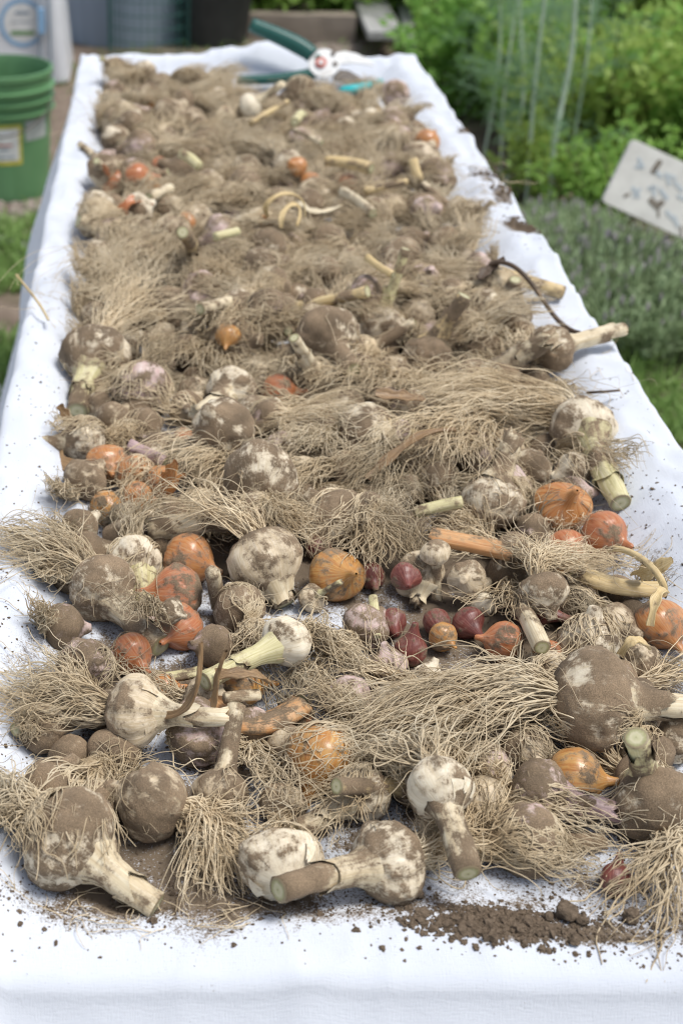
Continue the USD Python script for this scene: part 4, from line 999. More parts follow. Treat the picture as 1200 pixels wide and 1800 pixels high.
ytop, ybot = at(600, 132, FLOOR + 0.03)[1], at(600, 600, FLOOR + 0.03)[1]
spots_, tries = [], 0
while len(spots_) < 225 and tries < 30000:
    tries += 1
    x, y = fr.uniform(X0 + 0.085, X1 - 0.11), fr.uniform(ybot, ytop)
    if (y > Y1 - 0.42 and x > X1 - 0.19) or y > Y1 - (0.22 if x < X0 + 0.28 else 0.36):
        continue
    p = np.array([x, y])
    if all(np.hypot(*(p - s)) > 0.052 for s in spots_):
        spots_.append(p)
for p in spots_:
    bury(p, float(np.clip(fr.normal(0.0255, 0.004), 0.018, 0.034)), fr.choice([0, 0, 0.014, 0.028]), fr.uniform(0.42, 0.85), fr.uniform(0, 6.283), fr.uniform(0.07, 0.12), fr.uniform(0.025, 0.065), int(fr.uniform(85, 130)), 0.11, cap=ybot - 0.02)
for px, py, ang, n in ((70, 1290, 0.2, 90), (640, 1110, 0.8, 110), (700, 1300, 0.5, 110), 
                       (90, 1400, 0.8, 130), (200, 1340, 1.2, 110), 
                       (600, 830, 0.6, 130), (560, 760, 1.5, 130), (530, 850, 2.4, 130), (680, 910, 1.2, 130), (640, 940, 1.6, 110), (770, 850, 2.6, 100), (830, 800, 0.3, 90), (880, 690, 0.8, 130), (940, 680, 2.5, 90), (510, 640, 1.6, 110), (560, 720, 0.4, 110), (320, 800, 2.0, 90), (440, 1290, 1.8, 80), (110, 1110, 0.3, 90), (420, 1080, 1.9, 90), (200, 740, 0.9, 80), (150, 850, 0.8, 80), (140, 930, 0.6, 80), (250, 560, 1.2, 100), (470, 760, 2.2, 100), (380, 860, 1.4, 130), (350, 900, 2.4, 110), (280, 640, 1.0, 100), (330, 620, 2.2, 110), (790, 690, 1.2, 90), (800, 610, 1.8, 110), (740, 560, 1.0, 110), (850, 620, 2.0, 110), (930, 830, 1.0, 100), (960, 790, 2.0, 110), (200, 1090, 0.7, 100), (120, 1010, 0.4, 120), (890, 1010, 1.4, 100), (1010, 1075, 1.6, 110), (700, 800, 0.8, 110), (500, 800, 1.2, 120)):
    c0, _ = settle(px, py, 30, lift=0.0)
    bury(c0[:2], fr.uniform(0.018, 0.024), 0.0, fr.uniform(0.6, 0.9), ang, fr.uniform(0.07, 0.11), fr.uniform(0.012, 0.035), n, 0.0, arch=0.25)

# more small dirty garlic packed between the nearer ones
tries = got = 0
while got < 75 and tries < 4000:
    tries += 1
    px, py = fr.uniform(60, 1130), fr.uniform(610, 1440)
    c0, _ = settle(px, py, 22, lift=0.0)
    if not (X0 + 0.10 < c0[0] < X1 - 0.13 and Y0 + 0.095 < c0[1]):
        continue
    if 520 < px < 900 and 940 < py < 1210 or any(np.hypot(*(c0[:2] - b[:2])) < 0.75 * (q + 0.024) for b, q in BULBS):
        continue
    got += 1
    bury(c0[:2], fr.uniform(0.015, 0.022), 0.0, fr.uniform(0.45, 0.88), fr.uniform(0, 6.283), fr.uniform(0.05, 0.10), fr.uniform(0.006, 0.022), int(fr.uniform(45, 80)), 0.10, w0=0.0011, arch=0.2)
# onions that show through the far roots
for px, py, r_ in ((395, 200, 13), (330, 390, 18), (690, 225, 14), (280, 290, 15), (400, 590, 22), (260, 180, 13)):
    c, R = settle(px, py, r_, lift=0.045)
    sd_ = seed()
    lab = buried_label(c, False, 'small orange onion')
    t = thing('onion', lab, 'onion', c - [0, 0, R], group='onions showing through the root mats')
    V, F, at_ = bulb(c, R, norm(fr.normal(0, 1, 3)), 'o', fr.uniform(0.1, 0.35), sd_, False)
    add('bulb', (V, F), M[fr.choice(['onion', 'onion_r', 'onion_y'])], t, at_)
    BULBS.append((c, R))

for (t, c, R, axis, E, n, sd_, spread, comb, arch, w0, k, splay, rfine, rjit, kind, bd) in roots_later:
    roots('roots', c, R, axis, E, n, sd_, spread, comb, arch, w0, k, t, splay, start={'g': 0.70, 'o': 0.88, 's': 1.05}[kind], fine=rfine, jitter=rjit, bound=bd)

# ------------------------------------------------------------------ soil on the cloth
def clod(c, R, sd_):
    s = trimesh.creation.icosphere(subdivisions=3, radius=1.0)
    v = s.vertices
    rr = 0.5 + 0.95 * meshkit.fbm(v * 1.6 + sd_ * 3.7, 4, sd_) + 0.22 * (meshkit.fbm(v * 6 + sd_, 2, sd_) - 0.5)
    return v * rr[:, None] * R * np.array([1, 1, 0.85]) + c, s.faces


for px, py, r_, lab in ((996, 1603, 19, 'largest clod of soil on the front rim'), (964, 1612, 9, 'small clod of soil left of the largest on the front rim'), (1023, 1618, 11, 'small clod of soil right of the largest on the front rim'),
                        (1010, 1655, 9, 'flat clod of soil under the hanging roots at front right'), (735, 1572, 10, 'crumb of soil right of the dirt streaked front garlic'), (1110, 1610, 15, 'clod of soil behind the hanging roots at front right')):
    c, R = settle(px, py, r_, lift=0.0)
    add('soil_clod', clod(c, R, seed()), M['soil'], label=lab, category='soil clod', smooth=True)

ico = trimesh.creation.icosphere(subdivisions=1)
cr = np.random.default_rng(5)
CV, CF, nn = [], [], 0


def crumbs(px, py, sx, sy, n, size=0.0006):
    global nn
    c = at(px, py, FLOOR + 0.015)
    for _ in range(n):
        x, y = c[0] + cr.normal(0, sx), c[1] + cr.normal(0, sy)
        if not (X0 + 0.004 < x < X1 - 0.004 and Y0 + 0.012 < y < Y1 - 0.004):
            continue
        s = size * cr.lognormal(0, 0.45)
        v = ico.vertices * (0.5 + 0.9 * cr.random((len(ico.vertices), 1))) * s * np.array([cr.uniform(0.7, 1.4), cr.uniform(0.7, 1.4), 0.7])
        CV.append(v + [x, y, float(cloth_z(x, y)) + 0.3 * s]); CF.append(ico.faces + nn); nn += len(v)


for a in ((870, 1628, 0.028, 0.009, 800, 0.0010), (870, 1612, 0.030, 0.010, 450), (870, 1625, 0.03, 0.010, 400, 0.0015), (1080, 1630, 0.05, 0.014, 700), (660, 1586, 0.06, 0.005, 260), (300, 1570, 0.06, 0.02, 350), (170, 1610, 0.04, 0.01, 60), (90, 1560, 0.04, 0.02, 60),
          (912, 427, 0.012, 0.022, 350, 0.0013), (822, 258, 0.013, 0.015, 150, 0.0013), (880, 375, 0.01, 0.022, 120, 0.0013), (850, 335, 0.01, 0.03, 120, 0.0013), (930, 455, 0.02, 0.04, 30), (1000, 600, 0.05, 0.12, 16), (1090, 740, 0.05, 0.10, 16),
          (70, 1150, 0.04, 0.06, 40), (60, 800, 0.03, 0.06, 12), (80, 600, 0.02, 0.1, 9), (1030, 880, 0.05, 0.05, 200), (1110, 990, 0.05, 0.06, 150), (250, 740, 0.07, 0.05, 250), (590, 1090, 0.08, 0.06, 250), (430, 1300, 0.08, 0.06, 300), (1000, 1450, 0.08, 0.05, 400), (500, 1250, 0.22, 0.09, 2500), (600, 1050, 0.22, 0.10, 2000), (600, 1450, 0.24, 0.05, 1800), (450, 1585, 0.22, 0.008, 900), (500, 760, 0.2, 0.15, 1500), (600, 1730, 0.35, 0.006, 25, 0.0011), (600, 1670, 0.35, 0.012, 45, 0.0010)):
    crumbs(*a)
add('soil_crumbs', (np.vstack(CV), np.vstack(CF)), M['soil'], label='loose brown soil crumbs scattered on the white cloth', category='soil', kind='stuff', smooth=False)

# loose root hairs near the rims
lr = np.random.default_rng(17)
LP, LW = [], []
for px, py, n, sx, sy in ((110, 560, 22, 0.035, 0.06), (60, 1130, 14, 0.03, 0.05), (1030, 700, 14, 0.03, 0.05), (60, 1560, 8, 0.03, 0.02), (860, 340, 40, 0.025, 0.08), (700, 190, 25, 0.03, 0.08), (160, 240, 10, 0.02, 0.08), (1090, 1080, 18, 0.03, 0.05), (330, 1580, 30, 0.04, 0.015)):
    c = at(px, py, FLOOR + 0.02)
    for _ in range(n):
        a0 = lr.uniform(0, 6.28)
        ang = a0 + np.cumsum(lr.normal(0, 0.22, 14))
        L = lr.uniform(0.015, 0.06) / 14
        P = np.array([c[0] + lr.normal(0, sx), c[1] + lr.normal(0, sy), 0]) + np.cumsum(np.stack([np.cos(ang), np.sin(ang), 0 * ang], 1), 0) * L
        P[:, 2] = cloth_z(P[:, 0], P[:, 1]) + 0.001 + 0.006 * lr.random() * np.sin(np.linspace(0, 3.1, 14))
        LP.append(P); LW.append(np.full(14, 0.0007) * np.linspace(1, 0.5, 14))
curves('loose_root_hairs', np.array(LP), np.array(LW), M['root'], label='loose broken root hairs lying on the white cloth', category='root hairs', kind='stuff')

# ------------------------------------------------------------------ the garden behind the table
M['bucket'] = plain('green_plastic', (0.085, 0.20, 0.085), (0.115, 0.24, 0.11), 6.0, 0.42, 0.45)
M['paper_w'] = plain('worn_paper', (0.50, 0.50, 0.48), (0.66, 0.66, 0.64), 30.0, 0.7)
M['paper_g'] = plain('grey_paper', (0.26, 0.29, 0.27), (0.40, 0.42, 0.40), 30.0, 0.7)
M['yellow'] = plain('yellow_print', (0.42, 0.38, 0.06), (0.50, 0.45, 0.08), 30.0, 0.6)
M['red'] = plain('faded_red', (0.42, 0.10, 0.08), (0.52, 0.16, 0.12), 60.0, 0.5)
M['white_pl'] = plain('white_plastic', (0.50, 0.51, 0.53), (0.64, 0.65, 0.67), 5.0, 0.45, stretch=(1, 1, 0.6))
M['blue_p'] = plain('blue_print', (0.18, 0.32, 0.48), (0.23, 0.38, 0.54), 20.0, 0.5)
M['green_p'] = plain('green_print', (0.10, 0.20, 0.08), (0.20, 0.32, 0.14), 20.0, 0.5)
M['grey_m'] = plain('grey_metal', (0.20, 0.24, 0.28), (0.30, 0.34, 0.38), 12.0, 0.5)
M['bin'] = plain('grey_blue_plastic', (0.19, 0.235, 0.29), (0.25, 0.30, 0.36), 5.0, 0.5, stretch=(1, 1, 0.3))
M['wire'] = plain('green_wire', (0.015, 0.07, 0.06), (0.03, 0.10, 0.085), 30.0, 0.5)
M['black_pl'] = plain('black_plastic', (0.012, 0.014, 0.013), (0.025, 0.027, 0.026), 8.0, 0.5)
M['timber'] = plain('old_timber', (0.15, 0.12, 0.09), (0.29, 0.245, 0.20), 14.0, 0.9, bump=0.8, stretch=(0.12, 1, 1))
M['board'] = plain('grey_board', (0.23, 0.225, 0.215), (0.40, 0.395, 0.385), 16.0, 0.85, bump=0.6, stretch=(1, 0.08, 1))
M['stone'] = plain('mulch_stone', (0.15, 0.12, 0.095), (0.36, 0.31, 0.26), 30.0, 0.9, bump=0.5)
M['teal_d'] = plain('dark_green_grip', (0.012, 0.075, 0.062), (0.020, 0.098, 0.080), 10.0, 0.4)
M['teal'] = plain('teal_plastic', (0.02, 0.36, 0.38), (0.03, 0.44, 0.45), 10.0, 0.4)
M['enamel'] = plain('white_enamel', (0.60, 0.60, 0.58), (0.74, 0.74, 0.72), 25.0, 0.35)
M['steel'] = plain('worn_steel', (0.35, 0.35, 0.34), (0.55, 0.55, 0.53), 40.0, 0.4, metallic=0.6)
M['steel_d'] = plain('dark_steel', (0.06, 0.05, 0.045), (0.13, 0.115, 0.10), 40.0, 0.5, metallic=0.3)
M['sign'] = plain('weathered_white_paint', (0.50, 0.49, 0.45), (0.66, 0.65, 0.60), 10.0, 0.8, bump=0.3, stretch=(1, 1, 1))
M['sign_b'] = plain('faded_blue_paint', (0.36, 0.42, 0.46), (0.50, 0.53, 0.53), 60.0, 0.8)
M['sign_d'] = plain('bare_weathered_wood', (0.13, 0.11, 0.085), (0.26, 0.23, 0.19), 60.0, 0.9)
M['leaf_l'] = leafy('leaf_light', (0.22,0.38,0.07), (0.52,0.66,0.19), trans=0.45)
M['leaf_m'] = leafy('leaf_mid', (0.22,0.40,0.08), (0.50,0.68,0.18), trans=0.45)
M['leaf_d'] = leafy('leaf_dark', (0.17,0.36,0.07), (0.42,0.62,0.15), trans=0.45)
M['leaf_y'] = leafy('leaf_yellow', (0.28,0.40,0.08), (0.56,0.66,0.22), trans=0.45)
M['grass'] = leafy('grass_blade', (0.16, 0.27, 0.07), (0.40, 0.54, 0.18))
M['fennel'] = leafy('fennel_frond', (0.154, 0.275, 0.143), (0.286, 0.418, 0.231), trans=0.3)
M['fen_st'] = plain('fennel_stalk', (0.34, 0.44, 0.30), (0.50, 0.58, 0.46), 12.0, 0.5)
M['lav'] = leafy('lavender_leaf', (0.30, 0.40, 0.21), (0.56, 0.66, 0.42), trans=0.45)
M['lav_f'] = plain('lavender_flower', (0.26, 0.24, 0.24), (0.44, 0.40, 0.40), 60.0, 0.8)
M['lav_s'] = plain('lavender_stem', (0.10, 0.14, 0.06), (0.18, 0.22, 0.10), 30.0, 0.8)
M['bark'] = plain('green_brown_stem', (0.06, 0.06, 0.03), (0.12, 0.11, 0.05), 30.0, 0.8)
M['pave'] = plain('pale_concrete', (0.36, 0.37, 0.36), (0.50, 0.51, 0.50), 20.0, 0.9, bump=0.4)


def leaves(P, D, size, r2, width=0.55, bend=0.25):
    """One bent leaf (4 triangles) at each point P along each direction D."""
    n = len(P)
    D = norm(D)
    S = norm(np.cross(D, r2.normal(0, 1, (n, 3))))
    N = np.cross(S, D)
    L = size * r2.uniform(0.6, 1.3, (n, 1))
    W = L * width * 0.5
    v = np.stack([P, P + D * L * 0.45 + S * W + N * L * bend * 0.3, P + D * L * 0.45 - S * W + N * L * bend * 0.3, P + D * L * 0.5 + N * L * 0.06, P + D * L - N * L * bend], 1)
    f = np.array([[0, 3, 1], [0, 2, 3], [1, 3, 4], [3, 2, 4]])
    return v.reshape(-1, 3), (f[None] + (np.arange(n) * 5)[:, None, None]).reshape(-1, 3)


def strand_mesh(Ps, r0):
    out = [tube(P, np.linspace(r0, r0 * 0.4, len(P)), 5)[:2] for P in Ps]
    return cat(*out)


def bush(name, label, catg, x, y, h, w, n, leaf, mname, sd_, group=None, shape=0.6):
    r2 = np.random.default_rng(sd_)
    z0 = float(gz(x, y))
    t = thing(name, label, catg, (x, y, z0), group=group)
    stems, tips = [], []
    for _ in range(int(10 + 8 * w)):
        a, rr = r2.uniform(0, 6.283), r2.uniform(0.1, 0.5) * w
        hh = h * r2.uniform(0.55, 1.05) * (1 - 0.35 * (rr / (0.5 * w)) ** 2)
        s = np.linspace(0, 1, 7)[:, None]
        tip = np.array([math.cos(a) * rr, math.sin(a) * rr, hh])
        P = np.array([x, y, z0 - 0.02]) + s ** 1.3 * tip * np.array([1, 1, 0]) + s * tip * np.array([0, 0, 1]) + np.cumsum(r2.normal(0, 0.008, (7, 3)), 0)
        stems.append(P); tips.append(P)
    add('stem', strand_mesh(stems, 0.006), M['bark'], t)
    T = np.array(tips)
    i = r2.integers(0, len(T), n)
    u = r2.uniform(0.15, 1.0, n) ** 0.7
    k = np.minimum((u * 6).astype(int), 5)
    P = T[i, k] + (T[i, k + 1] - T[i, k]) * (u * 6 - k)[:, None]
    sp = 0.10 * w * r2.uniform(0.5, 1.2, (n, 1))
    off = norm(r2.normal(0, 1, (n, 3)) * np.array([1, 1, 0.7])) * sp
    P = P + off
    P[:, 2] = np.maximum(P[:, 2], z0 + 0.02)
    D = off / sp + np.array([0, 0, 0.25]) + r2.normal(0, 0.4, (n, 3))
    add('foliage', leaves(P, D, leaf, r2), M[mname], t, smooth=False)
    return t


def gpos(px, py):
    p = at(px, py, 0)
    return p[0], p[1]


BUSH = [
    (835, 200, 0.62, 0.75, 1500, 0.060, 'leaf_d', 'dark green leafy plant nearest the far right table corner'),
    (930, 250, 0.60, 0.75, 1500, 0.050, 'leaf_m', 'green leafy plant behind the middle fennel stalks'),
    (1050, 290, 0.60, 0.80, 1500, 0.045, 'leaf_y', 'yellow green plant left above the white sign'),
    (1170, 300, 0.65, 0.85, 1600, 0.045, 'leaf_m', 'green plant right behind the white sign'),
    (880, 130, 0.75, 0.9, 1700, 0.065, 'leaf_m', 'green plant beyond the dark one at the table corner'),
    (1000, 160, 0.80, 0.9, 1700, 0.055, 'leaf_d', 'dark plant behind the tallest fennel stalk'),
    (1120, 180, 0.85, 1.0, 1800, 0.050, 'leaf_l', 'light green plant with fine leaves in the right background'),
    (1240, 200, 0.85, 1.0, 1800, 0.050, 'leaf_y', 'yellowish plant at the right picture edge'),
    (800, 60, 0.75, 0.9, 1500, 0.075, 'leaf_m', 'broad leaved plant beyond the grey boards at right'),
    (930, 50, 0.95, 1.1, 1700, 0.065, 'leaf_l', 'tall light green plant in the top middle right'),
    (1070, 70, 1.0, 1.1, 1700, 0.055, 'leaf_y', 'tall yellow green plant in the top right'),
    (1210, 90, 1.05, 1.2, 1800, 0.055, 'leaf_l', 'tall light green plant in the top right corner'),
    (955, 345, 0.30, 0.5, 800, 0.035, 'leaf_y', 'low yellow green clump at the foot of the fennel'),
    (1060, 385, 0.32, 0.5, 800, 0.035, 'leaf_m', 'low green clump left of the white sign'),
    (470, 38, 0.60, 0.9, 1500, 0.075, 'leaf_l', 'light green plant behind the timber edge, left one'),
    (590, 35, 0.65, 0.9, 1500, 0.075, 'leaf_m', 'green plant behind the timber edge, middle one'),
    (710, 30, 0.65, 0.9, 1500, 0.075, 'leaf_m', 'green plant behind the timber edge, right one'),
    (380, 10, 0.80, 1.0, 1500, 0.075, 'leaf_d', 'dark green plant behind the black pot'),
    (640, -40, 1.0, 1.4, 1800, 0.08, 'leaf_d', 'dark tall plant farthest back above the boards'),
    (860, -30, 1.1, 1.4, 1800, 0.08, 'leaf_m', 'tall green plant farthest back at top right'),
    (1080, -30, 1.2, 1.5, 1800, 0.08, 'leaf_m', 'tall bushy plant farthest back in the right corner'),
    (1300, 30, 1.1, 1.4, 1700, 0.07, 'leaf_l', 'tall light plant beyond the right picture edge'),
    (450, -50, 1.0, 1.4, 1700, 0.08, 'leaf_m', 'tall green plant farthest back behind the pot'),
    (1300, 360, 0.55, 0.7, 900, 0.045, 'leaf_m', 'green plant to the right of the white sign'),
]
for i, (px, py, h, w, n, lf, mn, lab) in enumerate(BUSH):
    x, y = gpos(px, py)
    bush('leafy_plant', lab, 'plant', x, y, h, w, int(n * 1.5), lf, mn, 300 + i, 'leafy plants of the garden bed')

# fennel
FEN = [([(971, 372), (977, 233), (1000, 121), (1010, -40)], 'tallest pale fennel stalk in the right background', 0.009),
       ([(925, 356), (935, 208), (946, 92), (962, -40)], 'upright fennel stalk left of the tallest', 0.0065),
       ([(888, 322), (917, 192), (919, 104), (912, -40)], 'slanting fennel stalk third from the right', 0.0065),
       ([(850, 275), (871, 158), (879, 62), (877, -40)], 'fennel stalk nearest the table edge', 0.006),
       ([(1003, 330), (1012, 225), (1030, 110), (1040, -40)], 'thin fennel stalk right of the tallest', 0.005),
       ([(880, 300), (887, 160), (900, 60), (912, -40)], 'thin fennel stalk crossing the slanting one', 0.005)]
for i, (pts, lab, r_) in enumerate(FEN):
    r2 = np.random.default_rng(500 + i)
    yb = at(*pts[0], 0)[1]
    P0 = np.array([aty(px, py, yb + 0.02 * k) for k, (px, py) in enumerate(pts)])
    from scipy.interpolate import CubicSpline
    tt = np.linspace(0, 3, 24)
    P = CubicSpline(np.arange(4), P0)(tt)
    P[0, 2] = -0.02
    t = thing('fennel', lab, 'fennel', (P[0, 0], P[0, 1], 0), group='fennel stalks beside the table')
    rad = r_ * np.linspace(1, 0.7, 24) * (1 + 0.18 * (np.arange(24) % 7 == 3))
    add('stalk', tube(P, rad, 10)[:2], M['fen_st'], t)
    fp = []
    for j in range(16):
        b = P[r2.integers(6, 24)]
        a = r2.uniform(0, 6.283)
        d = np.array([math.cos(a), math.sin(a), r2.uniform(0.0, 0.7)])
        L = r2.uniform(0.10, 0.26)
        m_ = 26
        s = r2.uniform(0.15, 1, m_)
        for q_ in s:
            o = b + d * L * q_
            dd = norm(d + r2.normal(0, 0.7, 3)) * r2.uniform(0.03, 0.09)
            fp.append(np.stack([o + dd * f for f in (0, 0.35, 0.7, 1.0)]) + np.array([[0, 0, 0], [0, 0, 0], [0, 0, -0.004], [0, 0, -0.012]]))
        fp.append(np.stack([b + d * L * f for f in (0, 0.33, 0.66, 1.0)]))
    fp = np.array(fp)
    curves('fronds', fp, np.full(fp.shape[:2], 0.0014), M['fennel'], t, kind='stuff')

# lavender
for i, (px, py, h, w, lab) in enumerate([(1120, 600, 0.27, 0.62, 'lavender clump nearest the table edge on the right'), (1245, 590, 0.21, 0.65, 'lavender clump at the right picture edge below the sign'), (1030, 510, 0.21, 0.55, 'lavender clump along the table edge farther back'), (1140, 500, 0.12, 0.6, 'lavender clump right below the white sign'), (985, 440, 0.13, 0.45, 'lavender clump at the foot of the fennel stalks')]):
    r2 = np.random.default_rng(700 + i)
    x, y = gpos(px, py)
    z0 = float(gz(x, y))
    t = thing('lavender', lab, 'lavender', (x, y, z0), group='lavender beside the table')
    n = 420
    a, rr = r2.uniform(0, 6.283, n), np.sqrt(r2.uniform(0, 1, n)) * w * 0.5
    hh = h * r2.uniform(0.55, 1.1, n) * (1 - 0.3 * (rr / (0.5 * w)) ** 2)
    base = np.stack([x + np.cos(a) * rr * 0.45, y + np.sin(a) * rr * 0.45, np.full(n, z0 - 0.01)], 1)
    top = np.stack([x + np.cos(a) * rr, y + np.sin(a) * rr, z0 + hh], 1)
    s = np.linspace(0, 1, 6)[None, :, None]
    P = base[:, None] + (top - base)[:, None] * s + r2.normal(0, 0.006, (n, 6, 3)) * s
    curves('stems', P, np.full((n, 6), 0.0022), M['lav_s'], t, kind='stuff')
    m_ = 4200
    k, u = r2.integers(0, n, m_), r2.uniform(0.12, 0.82, m_)
    q_ = base[k] + (top - base)[k] * u[:, None]
    add('foliage', leaves(q_, r2.normal(0, 0.5, (m_, 3)) + np.array([0, 0, 0.8]), 0.045, r2, 0.16), M['lav'], t, smooth=False)
    fl = [(lambda v: (v[0] * np.array([0.0042, 0.0042, 0.013]) + top[j], v[1]))((ico.vertices * (0.8 + 0.4 * r2.random((42, 1))), ico.faces)) for j in r2.permutation(n)[:95]]
    add('flower_heads', cat(*fl), M['lav_f'], t, smooth=False, kind='stuff')


# grass
def grass(name, label, x0, x1, y0, y1, n, h, sd_):
    r2 = np.random.default_rng(sd_)
    x, y = r2.uniform(x0, x1, n), r2.uniform(y0, y1, n)
    keep = ~((x > X0 - 0.06) & (x < X1 + 0.06) & (y > Y0 - 0.1) & (y < Y1 + 0.1)) & (meshkit.fbm(np.stack([x * 5, y * 5, 0 * x], 1), 3, sd_) > 0.40)
    x, y = x[keep], y[keep]
    P = np.stack([x, y, gz(x, y) - 0.005], 1)
    D = np.stack([r2.normal(0, 0.45, len(x)), r2.normal(0, 0.45, len(x)), np.ones(len(x))], 1)
    add(name, leaves(P, D, h, r2, 0.10, 0.3), M['grass'], smooth=False, label=label, category='grass', kind='stuff')


grass('grass', 'mown green grass and weeds right of the table below the lavender', 0.72, 2.6, 1.6, 4.0, 26000, 0.075, 801)
grass('grass', 'green grass to the left of the table in front of the bucket', -1.6, -0.2, 2.2, 4.45, 34000, 0.07, 802)
grass('grass', 'sparse weeds on the soil round the far bins and boards', -1.6, 3.2, 4.5, 8.4, 7000, 0.05, 803)

# green bucket
bx, by = gpos(12, 335)
t = thing('green_bucket', 'green ribbed plastic bucket with torn paper labels left of the table', 'bucket', (bx, by, 0))
H, RB, RT = 0.43, 0.146, 0.170
prof = [(0.0, 0.012), (RB - 0.01, 0.010), (RB, 0.0)]
prof = [(0.0, 0.002), (RB - 0.006, 0.002), (RB, 0.010)]
def rad_at(z): return RB + (RT - RB) * z / H
for z in np.linspace(0.03, 0.285, 6): prof.append((rad_at(z), z))
for zc in (0.302, 0.338, 0.374):
    prof += [(rad_at(zc) + 0.001, zc - 0.006), (rad_at(zc) + 0.015, zc - 0.004), (rad_at(zc) + 0.015, zc + 0.001), (rad_at(zc) + 0.001, zc + 0.004), (rad_at(zc) + 0.001, zc + 0.016)]
prof += [(rad_at(0.41), 0.41), (RT + 0.006, 0.412), (RT + 0.006, H - 0.002), (RT + 0.003, H), (RT - 0.002, H), (RT - 0.004, H - 0.01)]
for z in np.linspace(H - 0.03, 0.02, 8): prof.append((rad_at(z) - 0.004, z))
prof += [(0.0, 0.014)]
bz = float(gz(bx, by))
add('body', lathe(prof, 72, (bx, by, bz)), M['bucket'], t, smooth=40)


def wrap(a0, a1, z0, z1, off, k=14):
    th = np.radians(np.linspace(a0, a1, k))
    V = np.concatenate([np.stack([bx + (rad_at(z) + off) * np.cos(th), by + (rad_at(z) + off) * np.sin(th), np.full(k, bz + z)], 1) for z in (z0, z1)])
    return V, grid_faces(2, k, False)


add('label', wrap(-97, -62, 0.14, 0.275, 0.0008), M['yellow'], t, label='yellow edged paper label on the front')
add('label', wrap(-95, -66, 0.155, 0.262, 0.0016), M['paper_w'], t, label='white torn paper label')
add('label', wrap(-57, -22, 0.215, 0.282, 0.0008), M['paper_g'], t, label='grey remains of a label near the ribs')
for k, (z, a0, a1) in enumerate([(0.205, -92, -74), (0.190, -90, -78), (0.165, -92, -72)]):
    add('print_line', wrap(a0, a1, z, z + 0.006, 0.0024), M['red'] if k == 0 else M['grey_m'], t)
hp = np.linspace(0.12, math.pi - 0.12, 24)
hpts = np.stack([bx + (RT + 0.012) * np.cos(hp), by - (RT + 0.012) * np.sin(hp) * 0.95, bz + 0.37 - 0.13 * np.sin(hp)], 1)
add('handle', tube(hpts, 0.0025, 8)[:2], M['steel_d'], t)

# white bin
wx, wy = gpos(8, 150)
wy += 0.25
t = thing('white_bin', 'white plastic bin with a round blue ringed label behind the green bucket', 'bin', (wx, wy, 0))
h = 0.78
def rr_ring(hw, hd, r, z, n=8):
    o = []
    for cx_, cy_, a0 in ((hw - r, hd - r, 0), (-hw + r, hd - r, 90), (-hw + r, -hd + r, 180), (hw - r, -hd + r, 270)):
        th = np.radians(np.linspace(a0, a0 + 90, n))
        o.append(np.stack([wx + cx_ + r * np.cos(th), wy + cy_ + r * np.sin(th), np.full(n, z)], 1))
    return np.vstack(o)
sec = [(0.05, 0.0), (0.27, 0.0), (0.28, 0.01), (0.278, 0.03), (0.25, 0.4), (0.225, h), (0.22, h + 0.01), (0.05, h + 0.012)]
V = np.vstack([rr_ring(a, a * 0.8, min(0.05, a * 0.7), z) for a, z in sec])
add('body', (V, grid_faces(len(sec), 32)), M['white_pl'], t, smooth=40)
lc = aty(40, 38, wy - 0.195)
fy = lambda z: wy - 0.8 * (0.278 - 0.053 * (z - 0.03) / 0.75) 
def disc(cx_, cz_, r0, r1, off, k=40, sx=1.0):
    th = np.arange(k) * 2 * np.pi / k
    P = np.concatenate([np.stack([cx_ + sx * r * np.cos(th), np.array([fy(cz_ + r * s) for s in np.sin(th)]) - off, cz_ + r * np.sin(th)], 1) for r in (r0, r1)])
    i = np.arange(k); j = (i + 1) % k
    F = np.vstack([np.stack([i, j, k + j], 1), np.stack([i, k + j, k + i], 1)])
    return P, F[:, ::-1]
add('label_ring', disc(lc[0], lc[2], 0.082, 0.100, 0.003), M['blue_p'], t)
add('label_face', disc(lc[0], lc[2], 0.001, 0.082, 0.002), M['paper_w'], t)
def plate(x0, x1, z0, z1, off):
    return np.array([[x0, fy(z0) - off, z0], [x1, fy(z0) - off, z0], [x1, fy(z1) - off, z1], [x0, fy(z1) - off, z1]]), np.array([[0, 1, 2], [0, 2, 3]])
add('label_print', plate(lc[0] - 0.03, lc[0] + 0.03, lc[2] + 0.035, lc[2] + 0.048, 0.0035), M['grey_m'], t)
add('label_print', plate(lc[0] - 0.05, lc[0] + 0.05, lc[2] + 0.002, lc[2] + 0.006, 0.0035), M['grey_m'], t)
add('label_print', plate(lc[0] - 0.052, lc[0] + 0.052, lc[2] - 0.050, lc[2] - 0.032, 0.0035), M['green_p'], t)
for px in (69, 88):
    a = aty(px, 60, wy - 0.25)
    add('rod', tube(np.array([[a[0], wy - 0.235, 0.0], [a[0] , wy - 0.225, 0.3], [a[0], wy - 0.21, h + 0.25]]), 0.0075, 10)[:2], M['grey_m'], t)
a = aty(73, 35, wy - 0.24)
add('latch', box((a[0] - 0.014, wy - 0.262, a[2] - 0.05), (a[0] + 0.014, wy - 0.228, a[2] + 0.05)), M['blue_p'], t, smooth=False)

